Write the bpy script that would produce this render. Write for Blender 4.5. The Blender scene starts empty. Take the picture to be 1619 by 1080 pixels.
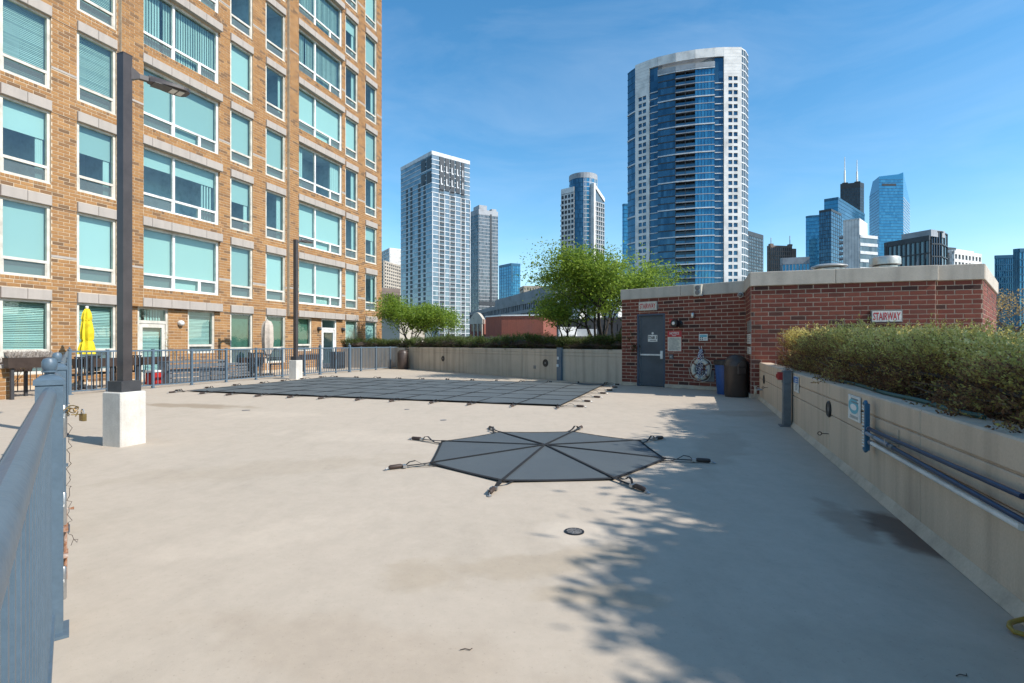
import bpy, math, random
import numpy as np
from mathutils import Vector
R = math.radians
random.seed(7); RNG = np.random.default_rng(11)
scene = bpy.context.scene
COL = scene.collection

# ------------------------------------------------------------------ camera
F, CX, HZ, H = 835.0, 809.5, 542.0, 1.30
cam_d = bpy.data.cameras.new('camera'); cam = bpy.data.objects.new('camera', cam_d); COL.objects.link(cam)
cam.location = (0, 0, H); cam.rotation_euler = (R(90), 0, 0)
cam_d.sensor_width = 36; cam_d.lens = F/1619*36; cam_d.shift_y = 2/1619
cam_d.clip_start = 0.02; cam_d.clip_end = 9000
scene.camera = cam

# ------------------------------------------------------------------ sky, sun, exposure
SUN_AZ, SUN_EL = 116.8, 40.0            # degrees clockwise from +Y
w = bpy.data.worlds.new('World'); scene.world = w; w.use_nodes = True
nt = w.node_tree; nt.nodes.clear()
sky = nt.nodes.new('ShaderNodeTexSky'); sky.sky_type = 'NISHITA'; sky.sun_disc = False
sky.sun_elevation = R(SUN_EL); sky.sun_rotation = R(SUN_AZ)
sky.altitude = 0; sky.air_density = 1.0; sky.dust_density = 0.3; sky.ozone_density = 2.2
hs = nt.nodes.new('ShaderNodeHueSaturation'); hs.inputs['Saturation'].default_value = 1.28; hs.inputs['Hue'].default_value = .4905
bg = nt.nodes.new('ShaderNodeBackground'); bg.inputs['Strength'].default_value = 0.140
wo = nt.nodes.new('ShaderNodeOutputWorld')
nt.links.new(sky.outputs[0], hs.inputs['Color'])
# faint high cirrus
tc = nt.nodes.new('ShaderNodeTexCoord'); mpc = nt.nodes.new('ShaderNodeMapping'); mpc.inputs['Scale'].default_value = (1.6, 1.6, 5.5); mpc.inputs['Rotation'].default_value = (R(12), R(-16), 0)
nt.links.new(tc.outputs['Generated'], mpc.inputs[0])
nc = nt.nodes.new('ShaderNodeTexNoise'); nc.inputs['Scale'].default_value = 1.5; nc.inputs['Detail'].default_value = 7; nc.inputs['Roughness'].default_value = .6; nc.inputs['Distortion'].default_value = .6
nt.links.new(mpc.outputs[0], nc.inputs['Vector'])
mrc = nt.nodes.new('ShaderNodeMapRange'); mrc.inputs[1].default_value = .42; mrc.inputs[2].default_value = .8; mrc.inputs[3].default_value = 0; mrc.inputs[4].default_value = .15
nt.links.new(nc.outputs[0], mrc.inputs[0])
mxc = nt.nodes.new('ShaderNodeMix'); mxc.data_type = 'RGBA'; mxc.inputs[7].default_value = (4.6, 5.2, 5.8, 1)
nt.links.new(mrc.outputs[0], mxc.inputs[0]); nt.links.new(hs.outputs[0], mxc.inputs[6]); nt.links.new(mxc.outputs[2], bg.inputs[0]); nt.links.new(bg.outputs[0], wo.inputs[0])
sd = bpy.data.lights.new('sun', 'SUN'); sun = bpy.data.objects.new('sun', sd); COL.objects.link(sun)
sd.energy = 4.1; sd.angle = R(0.45); sd.color = (1.0, 0.955, 0.89)
SV = Vector((math.sin(R(SUN_AZ))*math.cos(R(SUN_EL)), math.cos(R(SUN_AZ))*math.cos(R(SUN_EL)), math.sin(R(SUN_EL))))
sun.rotation_euler = SV.to_track_quat('Z', 'Y').to_euler(); sun.location = (20, -12, 30)
vs = scene.view_settings; vs.view_transform = 'Standard'; vs.look = 'None'; vs.exposure = 0.62; vs.gamma = 1.0
vs.use_curve_mapping = False
scene.cycles.max_bounces = 8; scene.cycles.transparent_max_bounces = 16
scene.cycles.caustics_reflective = False; scene.cycles.caustics_refractive = False
scene.cycles.use_denoising = True

# ------------------------------------------------------------------ helpers: materials
def lin(h):
    h = h.lstrip('#'); c = [int(h[i:i+2], 16)/255 for i in (0, 2, 4)]
    return tuple(x/12.92 if x <= .04045 else ((x+.055)/1.055)**2.4 for x in c)
MATS = {}
def mat(name, col, rough=.7, metal=0., var=.12, scale=3., bump=0., bscale=60., col2=None, spec=.4, tone=None, obj_rand=False, stretch=None, streak=0., coat=0.):
    """principled surface: base colour x slow noise x fine grain; tone = list of (pos, colour) read from a 'tone' attribute (+ object random)"""
    m = bpy.data.materials.new(name); m.use_nodes = True; MATS[name] = m
    t = m.node_tree; N = t.nodes; L = t.links; b = N['Principled BSDF']
    b.inputs['Roughness'].default_value = rough; b.inputs['Metallic'].default_value = metal
    b.inputs['Specular IOR Level'].default_value = spec
    if coat: b.inputs['Coat Weight'].default_value = coat; b.inputs['Coat Roughness'].default_value = .08
    geo = N.new('ShaderNodeNewGeometry'); pos = geo.outputs['Position']
    if stretch:
        mp = N.new('ShaderNodeMapping'); mp.inputs['Scale'].default_value = stretch; L.new(pos, mp.inputs[0]); vec = mp.outputs[0]
    else: vec = pos
    n1 = N.new('ShaderNodeTexNoise'); n1.inputs['Scale'].default_value = scale; n1.inputs['Detail'].default_value = 6; n1.inputs['Roughness'].default_value = .62
    L.new(vec, n1.inputs['Vector'])
    if tone:
        at = N.new('ShaderNodeAttribute'); at.attribute_name = 'tone'
        fac = at.outputs['Fac']
        if obj_rand:
            oi = N.new('ShaderNodeObjectInfo'); ad = N.new('ShaderNodeMath'); ad.operation = 'ADD'
            L.new(fac, ad.inputs[0]); L.new(oi.outputs['Random'], ad.inputs[1])
            fr = N.new('ShaderNodeMath'); fr.operation = 'FRACT'; L.new(ad.outputs[0], fr.inputs[0]); fac = fr.outputs[0]
        cr = N.new('ShaderNodeValToRGB'); els = cr.color_ramp.elements
        els[0].position = tone[0][0]; els[0].color = (*tone[0][1], 1); els[1].position = tone[-1][0]; els[1].color = (*tone[-1][1], 1)
        for p, c in tone[1:-1]:
            e = els.new(p); e.color = (*c, 1)
        L.new(fac, cr.inputs[0]); base = cr.outputs[0]
    else:
        mx = N.new('ShaderNodeMix'); mx.data_type = 'RGBA'; mx.inputs[6].default_value = (*col, 1)
        mx.inputs[7].default_value = (*(col2 or tuple(c*.6 for c in col)), 1)
        mr = N.new('ShaderNodeMapRange'); mr.inputs[1].default_value = .42; mr.inputs[2].default_value = .72
        L.new(n1.outputs[0], mr.inputs[0]); L.new(mr.outputs[0], mx.inputs[0]); base = mx.outputs[2]
    mr2 = N.new('ShaderNodeMapRange'); mr2.inputs[1].default_value = .25; mr2.inputs[2].default_value = .75
    mr2.inputs[3].default_value = 1-var; mr2.inputs[4].default_value = 1+var; mr2.clamp = False
    n2 = N.new('ShaderNodeTexNoise'); n2.inputs['Scale'].default_value = bscale; n2.inputs['Detail'].default_value = 4; L.new(vec, n2.inputs['Vector'])
    av = N.new('ShaderNodeMath'); av.operation = 'ADD'; L.new(n1.outputs[0], av.inputs[0]); L.new(n2.outputs[0], av.inputs[1])
    hf = N.new('ShaderNodeMath'); hf.operation = 'MULTIPLY'; hf.inputs[1].default_value = .5; L.new(av.outputs[0], hf.inputs[0]); L.new(hf.outputs[0], mr2.inputs[0])
    sc = N.new('ShaderNodeVectorMath'); sc.operation = 'SCALE'; L.new(base, sc.inputs[0]); L.new(mr2.outputs[0], sc.inputs['Scale'])
    out = sc.outputs[0]
    if streak:
        mp2 = N.new('ShaderNodeMapping'); mp2.inputs['Scale'].default_value = (3.2, 3.2, .22); L.new(pos, mp2.inputs[0])
        n3 = N.new('ShaderNodeTexNoise'); n3.inputs['Scale'].default_value = 1.6; n3.inputs['Detail'].default_value = 7; L.new(mp2.outputs[0], n3.inputs['Vector'])
        m3 = N.new('ShaderNodeMapRange'); m3.inputs[1].default_value = .45; m3.inputs[2].default_value = .75; m3.inputs[3].default_value = 1.; m3.inputs[4].default_value = 1-streak
        L.new(n3.outputs[0], m3.inputs[0])
        s2 = N.new('ShaderNodeVectorMath'); s2.operation = 'SCALE'; L.new(out, s2.inputs[0]); L.new(m3.outputs[0], s2.inputs['Scale']); out = s2.outputs[0]
    L.new(out, b.inputs['Base Color'])
    if bump:
        bp = N.new('ShaderNodeBump'); bp.inputs['Strength'].default_value = bump; bp.inputs['Distance'].default_value = .01
        L.new(n2.outputs[0], bp.inputs['Height']); L.new(bp.outputs[0], b.inputs['Normal'])
    return m

def glass_mat(name, tint, refl=1.0, rough=.01, ior=1.5):
    m = bpy.data.materials.new(name); m.use_nodes = True; t = m.node_tree; N = t.nodes; L = t.links; N.clear()
    tr = N.new('ShaderNodeBsdfTransparent'); tr.inputs[0].default_value = (*tint, 1)
    gl = N.new('ShaderNodeBsdfGlossy'); gl.inputs['Roughness'].default_value = rough; gl.inputs[0].default_value = (refl, refl, refl, 1)
    # Schlick reflectance from |N.I|, the same from either side of the pane
    ge = N.new('ShaderNodeNewGeometry'); dt = N.new('ShaderNodeVectorMath'); dt.operation = 'DOT_PRODUCT'; L.new(ge.outputs['Normal'], dt.inputs[0]); L.new(ge.outputs['Incoming'], dt.inputs[1])
    ab = N.new('ShaderNodeMath'); ab.operation = 'ABSOLUTE'; L.new(dt.outputs['Value'], ab.inputs[0]); om = N.new('ShaderNodeMath'); om.operation = 'SUBTRACT'; om.inputs[0].default_value = 1.; om.use_clamp = True; L.new(ab.outputs[0], om.inputs[1])
    pw = N.new('ShaderNodeMath'); pw.operation = 'POWER'; pw.inputs[1].default_value = 5.; L.new(om.outputs[0], pw.inputs[0])
    f0 = ((ior-1)/(ior+1))**2; fr = N.new('ShaderNodeMath'); fr.operation = 'MULTIPLY_ADD'; fr.inputs[1].default_value = 1-f0; fr.inputs[2].default_value = f0; L.new(pw.outputs[0], fr.inputs[0])
    mx = N.new('ShaderNodeMixShader'); o = N.new('ShaderNodeOutputMaterial')
    L.new(fr.outputs[0], mx.inputs[0]); L.new(tr.outputs[0], mx.inputs[1]); L.new(gl.outputs[0], mx.inputs[2]); L.new(mx.outputs[0], o.inputs[0])
    return m

def screen_mat(name, tint, grey):
    """opening light behind an insect screen: glass plus a grey mesh"""
    m = glass_mat(name, tint, rough=.10, ior=1.7); t = m.node_tree; N = t.nodes; L = t.links; o = next(n for n in N if n.type == 'OUTPUT_MATERIAL'); src = o.inputs[0].links[0].from_socket
    d = N.new('ShaderNodeBsdfDiffuse'); d.inputs[0].default_value = (*grey, 1); mx = N.new('ShaderNodeMixShader'); mx.inputs[0].default_value = .38
    L.new(src, mx.inputs[1]); L.new(d.outputs[0], mx.inputs[2]); L.new(mx.outputs[0], o.inputs[0]); return m

def leaf_mat(name, tones, trans=.35):
    m = bpy.data.materials.new(name); m.use_nodes = True; t = m.node_tree; N = t.nodes; L = t.links; N.clear()
    at = N.new('ShaderNodeAttribute'); at.attribute_name = 'tone'
    cr = N.new('ShaderNodeValToRGB'); els = cr.color_ramp.elements
    els[0].position = tones[0][0]; els[0].color = (*tones[0][1], 1); els[1].position = tones[-1][0]; els[1].color = (*tones[-1][1], 1)
    for p, c in tones[1:-1]:
        e = els.new(p); e.color = (*c, 1)
    L.new(at.outputs['Fac'], cr.inputs[0])
    d = N.new('ShaderNodeBsdfPrincipled'); d.inputs['Roughness'].default_value = .55; d.inputs['Specular IOR Level'].default_value = .3
    tl = N.new('ShaderNodeBsdfTranslucent'); mx = N.new('ShaderNodeMixShader'); mx.inputs[0].default_value = trans
    hv = N.new('ShaderNodeHueSaturation'); hv.inputs['Value'].default_value = 1.7; hv.inputs['Hue'].default_value = .49
    L.new(cr.outputs[0], d.inputs[0]); L.new(cr.outputs[0], hv.inputs['Color']); L.new(hv.outputs[0], tl.inputs[0])
    o = N.new('ShaderNodeOutputMaterial'); L.new(d.outputs[0], mx.inputs[1]); L.new(tl.outputs[0], mx.inputs[2]); L.new(mx.outputs[0], o.inputs[0])
    return m

def tower_glass(name, cols, metal=.55, rough=.09):
    """curtain-wall glass, blue of the reflected sky put into its base colours; each panel has its own tone"""
    m = bpy.data.materials.new(name); m.use_nodes = True; t = m.node_tree; N = t.nodes; L = t.links; b = N['Principled BSDF']
    at = N.new('ShaderNodeAttribute'); at.attribute_name = 'tone'
    cr = N.new('ShaderNodeValToRGB'); els = cr.color_ramp.elements
    els[0].position = 0; els[0].color = (*cols[0], 1); els[1].position = 1; els[1].color = (*cols[-1], 1)
    for i, c in enumerate(cols[1:-1]):
        e = els.new((i+1)/(len(cols)-1)); e.color = (*c, 1)
    L.new(at.outputs['Fac'], cr.inputs[0]); L.new(cr.outputs[0], b.inputs['Base Color'])
    b.inputs['Metallic'].default_value = metal; b.inputs['Roughness'].default_value = rough
    return m

# ------------------------------------------------------------------ helpers: geometry
D1 = Vector((.3226, .9465)); D2 = Vector((.9465, -.3226))
def G(px, py, z=0.):
    d = (H-z)*F/(py-HZ); return Vector(((px-CX)/F*d, d, z))
def PX(px, d): return Vector(((px-CX)/F*d, d))
def ZY(py, d): return H+(HZ-py)*d/F

class Fr:
    """a vertical plane: u along d, n outward, z up"""
    def __init__(s, o, d, n): s.o = Vector(o); s.d = Vector(d).normalized(); s.n = Vector(n).normalized()
    def pt(s, u, n, z): p = s.o+s.d*u+s.n*n; return Vector((p.x, p.y, z))
    def hit(s, px, py, n=0.):
        o = s.o+s.n*n; r = (px-CX)/F
        u = (r*o.y-o.x)/(s.d.x-r*s.d.y); y = o.y+u*s.d.y
        return u, ZY(py, y)
    def U(s, px, n=0.): return s.hit(px, 500, n)[0]
    def ang(s): return math.atan2(s.d.y, s.d.x)

class MB:
    """mesh collector with material slots"""
    def __init__(s): s.v = []; s.f = []; s.m = []; s.t = []; s.sm = []
    def add(s, vs, fs, mi=0, tone=None, smooth=False):
        k = len(s.v); s.v.extend([tuple(p) for p in vs])
        tn = random.random() if tone is None else tone
        for f in fs:
            s.f.append([i+k for i in f]); s.m.append(mi); s.t.append(tn); s.sm.append(smooth)
    def quad(s, a, b, c, d, mi=0, tone=None): s.add([a, b, c, d], [(0, 1, 2, 3)], mi, tone)
    def hexa(s, p, mi=0, tone=None):
        s.add(p, [(0, 3, 2, 1), (4, 5, 6, 7), (0, 1, 5, 4), (1, 2, 6, 5), (2, 3, 7, 6), (3, 0, 4, 7)], mi, tone)
    def box(s, x0, x1, y0, y1, z0, z1, mi=0, tone=None):
        s.hexa([(x0, y0, z0), (x1, y0, z0), (x1, y1, z0), (x0, y1, z0), (x0, y0, z1), (x1, y0, z1), (x1, y1, z1), (x0, y1, z1)], mi, tone)
    def fbox(s, fr, u0, u1, n0, n1, z0, z1, mi=0, tone=None):
        P = fr.pt
        q = [P(u0, n1, z0), P(u1, n1, z0), P(u1, n0, z0), P(u0, n0, z0), P(u0, n1, z1), P(u1, n1, z1), P(u1, n0, z1), P(u0, n0, z1)]
        s.hexa(q, mi, tone)
    def cbox(s, fr, u0, u1, n0, n1, z0, z1, c, mi=0):
        """box with chamfered front edges (towards +n)"""
        P = fr.pt
        b = [P(u0, n0, z0), P(u1, n0, z0), P(u1, n0, z1), P(u0, n0, z1)]
        e = [P(u0, n1-c, z0), P(u1, n1-c, z0), P(u1, n1-c, z1), P(u0, n1-c, z1)]
        f = [P(u0+c, n1, z0+c), P(u1-c, n1, z0+c), P(u1-c, n1, z1-c), P(u0+c, n1, z1-c)]
        s.add(b+e+f, [(8, 9, 10, 11)]+[(4+i, 4+(i+1) % 4, 8+(i+1) % 4, 8+i) for i in range(4)]+[(i, (i+1) % 4, 4+(i+1) % 4, 4+i) for i in range(4)]+[(3, 2, 1, 0)], mi)
    def prism(s, poly, z0, z1, mi=0, tone=None):
        n = len(poly); v = [(p[0], p[1], z0) for p in poly]+[(p[0], p[1], z1) for p in poly]
        a = sum(poly[i][0]*poly[(i+1) % n][1]-poly[(i+1) % n][0]*poly[i][1] for i in range(n))
        f = [tuple(range(n, 2*n)), tuple(range(n-1, -1, -1))]+[(i, (i+1) % n, n+(i+1) % n, n+i) for i in range(n)]
        if a < 0: f = [tuple(reversed(q)) for q in f]
        s.add(v, f, mi, tone)
    def tube(s, pts, r, seg=8, mi=0, cap=True, tone=None, closed=False):
        pts = [Vector(p) for p in pts]; n = len(pts); rs = r if isinstance(r, (list, tuple)) else [r]*n
        vs = []; prev = None
        for i, p in enumerate(pts):
            if closed: t = pts[(i+1) % n]-pts[i-1]
            else: t = (pts[min(i+1, n-1)]-pts[max(i-1, 0)])
            t = t.normalized() if t.length > 1e-9 else Vector((0, 0, 1))
            if prev is None:
                a = t.orthogonal().normalized()
            else:
                a = (prev-t*prev.dot(t)); a = a.normalized() if a.length > 1e-6 else t.orthogonal().normalized()
            prev = a; b = t.cross(a)
            for k in range(seg):
                an = 2*math.pi*k/seg; vs.append(p+(a*math.cos(an)+b*math.sin(an))*rs[i])
        fs = []
        for i in range(n if closed else n-1):
            j = (i+1) % n
            for k in range(seg): fs.append((i*seg+k, i*seg+(k+1) % seg, j*seg+(k+1) % seg, j*seg+k))
        if cap and not closed: fs += [tuple(range(seg-1, -1, -1)), tuple(range((n-1)*seg, n*seg))]
        s.add(vs, fs, mi, tone, True)
    def lathe(s, prof, c, seg=20, mi=0, axis=None, tone=None):
        """profile (r, h) turned about an axis through c (default z)"""
        c = Vector(c); ax = Vector(axis or (0, 0, 1)).normalized(); a = ax.orthogonal().normalized(); b = ax.cross(a)
        vs = []; n = len(prof)
        for r, h in prof:
            for k in range(seg):
                an = 2*math.pi*k/seg; vs.append(c+ax*h+(a*math.cos(an)+b*math.sin(an))*r)
        fs = [(i*seg+k, i*seg+(k+1) % seg, (i+1)*seg+(k+1) % seg, (i+1)*seg+k) for i in range(n-1) for k in range(seg)]
        s.add(vs, fs, mi, tone, True)
        k0 = len(s.v)
        if prof[0][0] > 1e-4: s.add([vs[k] for k in range(seg)], [tuple(range(seg-1, -1, -1))], mi, tone)
        if prof[-1][0] > 1e-4: s.add([vs[(n-1)*seg+k] for k in range(seg)], [tuple(range(seg))], mi, tone)
    def mesh(s, name, mats, origin=(0, 0, 0)):
        me = bpy.data.meshes.new(name); o = Vector(origin)
        me.from_pydata([(p[0]-o.x, p[1]-o.y, p[2]-o.z) for p in s.v], [], s.f)
        for m in (mats if isinstance(mats, (list, tuple)) else [mats]): me.materials.append(m)
        me.polygons.foreach_set('material_index', s.m); me.polygons.foreach_set('use_smooth', s.sm)
        at = me.attributes.new('tone', 'FLOAT', 'FACE'); at.data.foreach_set('value', s.t)
        if any(s.sm): me.set_sharp_from_angle(angle=R(40))
        me.update(); return me

ORG = {}; GZ0 = -16.
def org(o): return ORG.get(o.name, Vector((0, 0, 0)))
def put(name, me, origin, parent=None, rz=0., **props):
    ob = bpy.data.objects.new(name, me); COL.objects.link(ob); origin = Vector(origin)
    ORG[ob.name] = origin.copy()
    if parent: ob.parent = parent; ob.location = origin-org(parent)
    else: ob.location = origin
    ob.rotation_euler[2] = rz
    for k, v in props.items(): ob[k] = v
    return ob
def thing(name, loc, label, category, group=None, rz=0.):
    o = put(name, None, loc); o['label'] = label; o['category'] = category
    if group: o['group'] = group
    return o
def build(mb, name, mats, parent=None, label=None, category=None, group=None, kind=None):
    """link one collector as one object with its origin at the bottom centre of its box"""
    a = np.array(mb.v); lo, hi = a.min(0), a.max(0); o = Vector(((lo[0]+hi[0])/2, (lo[1]+hi[1])/2, lo[2]))
    ob = put(name, mb.mesh(name, mats, o), o, parent)
    if label: ob['label'] = label
    if category: ob['category'] = category
    if group: ob['group'] = group
    if kind: ob['kind'] = kind
    return ob
def fbuild(name, mats, parent, fr, *boxes, **kw):
    m = MB()
    for b in boxes: m.fbox(fr, *b)
    return build(m, name, mats, parent, **kw)

def np_mesh(name, V, Q, tone, mat_):
    """big quad mesh from arrays: V (n,3), Q (m,4), tone (m,)"""
    me = bpy.data.meshes.new(name); V = np.ascontiguousarray(V, dtype=np.float32); Q = np.ascontiguousarray(Q, dtype=np.int32)
    me.vertices.add(len(V)); me.vertices.foreach_set('co', V.ravel())
    me.loops.add(Q.size); me.loops.foreach_set('vertex_index', Q.ravel())
    k = Q.shape[1]
    me.polygons.add(len(Q)); me.polygons.foreach_set('loop_start', np.arange(0, Q.size, k, dtype=np.int32))
    at = me.attributes.new('tone', 'FLOAT', 'FACE'); at.data.foreach_set('value', np.asarray(tone, dtype=np.float32))
    me.materials.append(mat_); me.polygons.foreach_set('use_smooth', np.zeros(len(Q), dtype=bool)); me.update(calc_edges=True); return me

def text_mesh(body, size, mat_, width=None, depth=.002, bold=0.):
    """flat lettering as a mesh in the XZ plane, centred"""
    c = bpy.data.curves.new('t', 'FONT'); c.body = body; c.size = size; c.align_x = 'CENTER'; c.align_y = 'CENTER'; c.extrude = depth; c.offset = bold
    c.resolution_u = 3
    o = bpy.data.objects.new('t', c); COL.objects.link(o)
    dg = bpy.context.evaluated_depsgraph_get(); me = bpy.data.meshes.new_from_object(o.evaluated_get(dg))
    bpy.data.objects.remove(o); bpy.data.curves.remove(c)
    n = len(me.vertices); co = np.empty(n*3, dtype=np.float32); me.vertices.foreach_get('co', co); co = co.reshape(-1, 3)
    wd = co[:, 0].max()-co[:, 0].min(); sx = width/wd if width else 1.
    cx = (co[:, 0].max()+co[:, 0].min())/2; cy = (co[:, 1].max()+co[:, 1].min())/2
    out = np.stack([(co[:, 0]-cx)*sx, -co[:, 2], co[:, 1]-cy], 1)
    me.vertices.foreach_set('co', out.ravel()); me.materials.clear(); me.materials.append(mat_); me.update(); return me
def put_text(body, size, mat_, fr, u, n, z, parent, width=None, name='lettering', bold=0.):
    me = text_mesh(body, size, mat_, width, bold=bold)
    # the mesh reads along +x and faces -y; turn it so that it reads along the plane seen from outside
    d = Vector((-fr.n.y, fr.n.x)); rz = math.atan2(d.y, d.x)
    return put(name, me, fr.pt(u, n, z), parent, rz)

# ------------------------------------------------------------------ brickwork
def brick_list(u0, u1, z0, z1, holes, L=.305, C=.1016, off=0.):
    """running-bond bricks (ua, ub, za, zb) that leave the openings free"""
    out = []; rows = int(round((z1-z0)/C))
    for r in range(rows):
        za = z0+r*C; zb = za+C; zc = (za+zb)/2
        cuts = sorted([(h[0], h[1]) for h in holes if h[2] < zc < h[3]])
        iv = []; a = u0
        for c0, c1 in cuts:
            if c0 > a: iv.append((a, min(c0, u1)))
            a = max(a, c1)
        if a < u1: iv.append((a, u1))
        sh = off+(L/2 if r % 2 else 0)
        for a, b in iv:
            k = math.floor((a-sh)/L)
            while True:
                x0 = max(a, sh+k*L); x1 = min(b, sh+(k+1)*L)
                if x0 >= b-1e-6: break
                if x1-x0 > .03: out.append((x0, x1, za, zb))
                k += 1
    return out
def bricks_mesh(name, lst, fr_of, mat_, mort=.0072, proud=.007):
    """lst: bricks with their plane -> one mesh, 5 faces each"""
    n = len(lst); V = np.zeros((n*8, 3)); Q = np.zeros((n*5, 4), int); T = np.repeat(RNG.random(n), 5)
    for i, (fr, nn, a, b, za, zb) in enumerate(lst):
        j = (random.random()-.5)*.003
        p = proud+j
        for k, (u, z, q) in enumerate(((a+mort, za+mort, 0), (b-mort, za+mort, 0), (b-mort, zb-mort, 0), (a+mort, zb-mort, 0),
                                       (a+mort, za+mort, p), (b-mort, za+mort, p), (b-mort, zb-mort, p), (a+mort, zb-mort, p))):
            V[i*8+k] = fr.pt(u, nn+q, z)
        o = i*8; Q[i*5:i*5+5] = [(o+4, o+5, o+6, o+7), (o, o+1, o+5, o+4), (o+1, o+2, o+6, o+5), (o+2, o+3, o+7, o+6), (o+3, o, o+4, o+7)]
    return np_mesh(name, V, Q, T, mat_)
def brick_objects(lst, parent, mat_, proud=.007, mort=.0072):
    """single bricks; alike lengths share a mesh"""
    cache = {}
    for fr, nn, a, b, za, zb in lst:
        key = (round(b-a, 2), round(zb-za, 3))
        if key not in cache:
            wv, hv = key[0]/2-mort, key[1]/2-mort; m = MB(); c = .004
            fr0 = Fr((0, 0), (1, 0), (0, -1)); m.cbox(fr0, -wv, wv, -.001, proud+.001, -hv, hv, c)
            m.t = [0.]*len(m.t); cache[key] = m.mesh('brick', mat_)
        nd = Vector((-fr.n.y, fr.n.x))
        put('brick', cache[key], fr.pt((a+b)/2, nn, (za+zb)/2), parent, math.atan2(nd.y, nd.x))
def wall_sheet(m, fr, n, u0, u1, z0, z1, holes, mi=0):
    """flat wall with rectangular openings"""
    us = sorted({u0, u1}|{min(max(h[i], u0), u1) for h in holes for i in (0, 1)}); zs = sorted({z0, z1}|{min(max(h[i], z0), z1) for h in holes for i in (2, 3)})
    for i in range(len(us)-1):
        uc = (us[i]+us[i+1])/2; run = None
        for j in range(len(zs)-1):
            zc = (zs[j]+zs[j+1])/2
            solid = not any(h[0] < uc < h[1] and h[2] < zc < h[3] for h in holes) and us[i+1]-us[i] > 1e-6
            if solid and run is None: run = zs[j]
            if run is not None and (not solid or j == len(zs)-2):
                e = zs[j+1] if solid else zs[j]
                m.quad(fr.pt(us[i], n, run), fr.pt(us[i+1], n, run), fr.pt(us[i+1], n, e), fr.pt(us[i], n, e), mi); run = None
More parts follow.
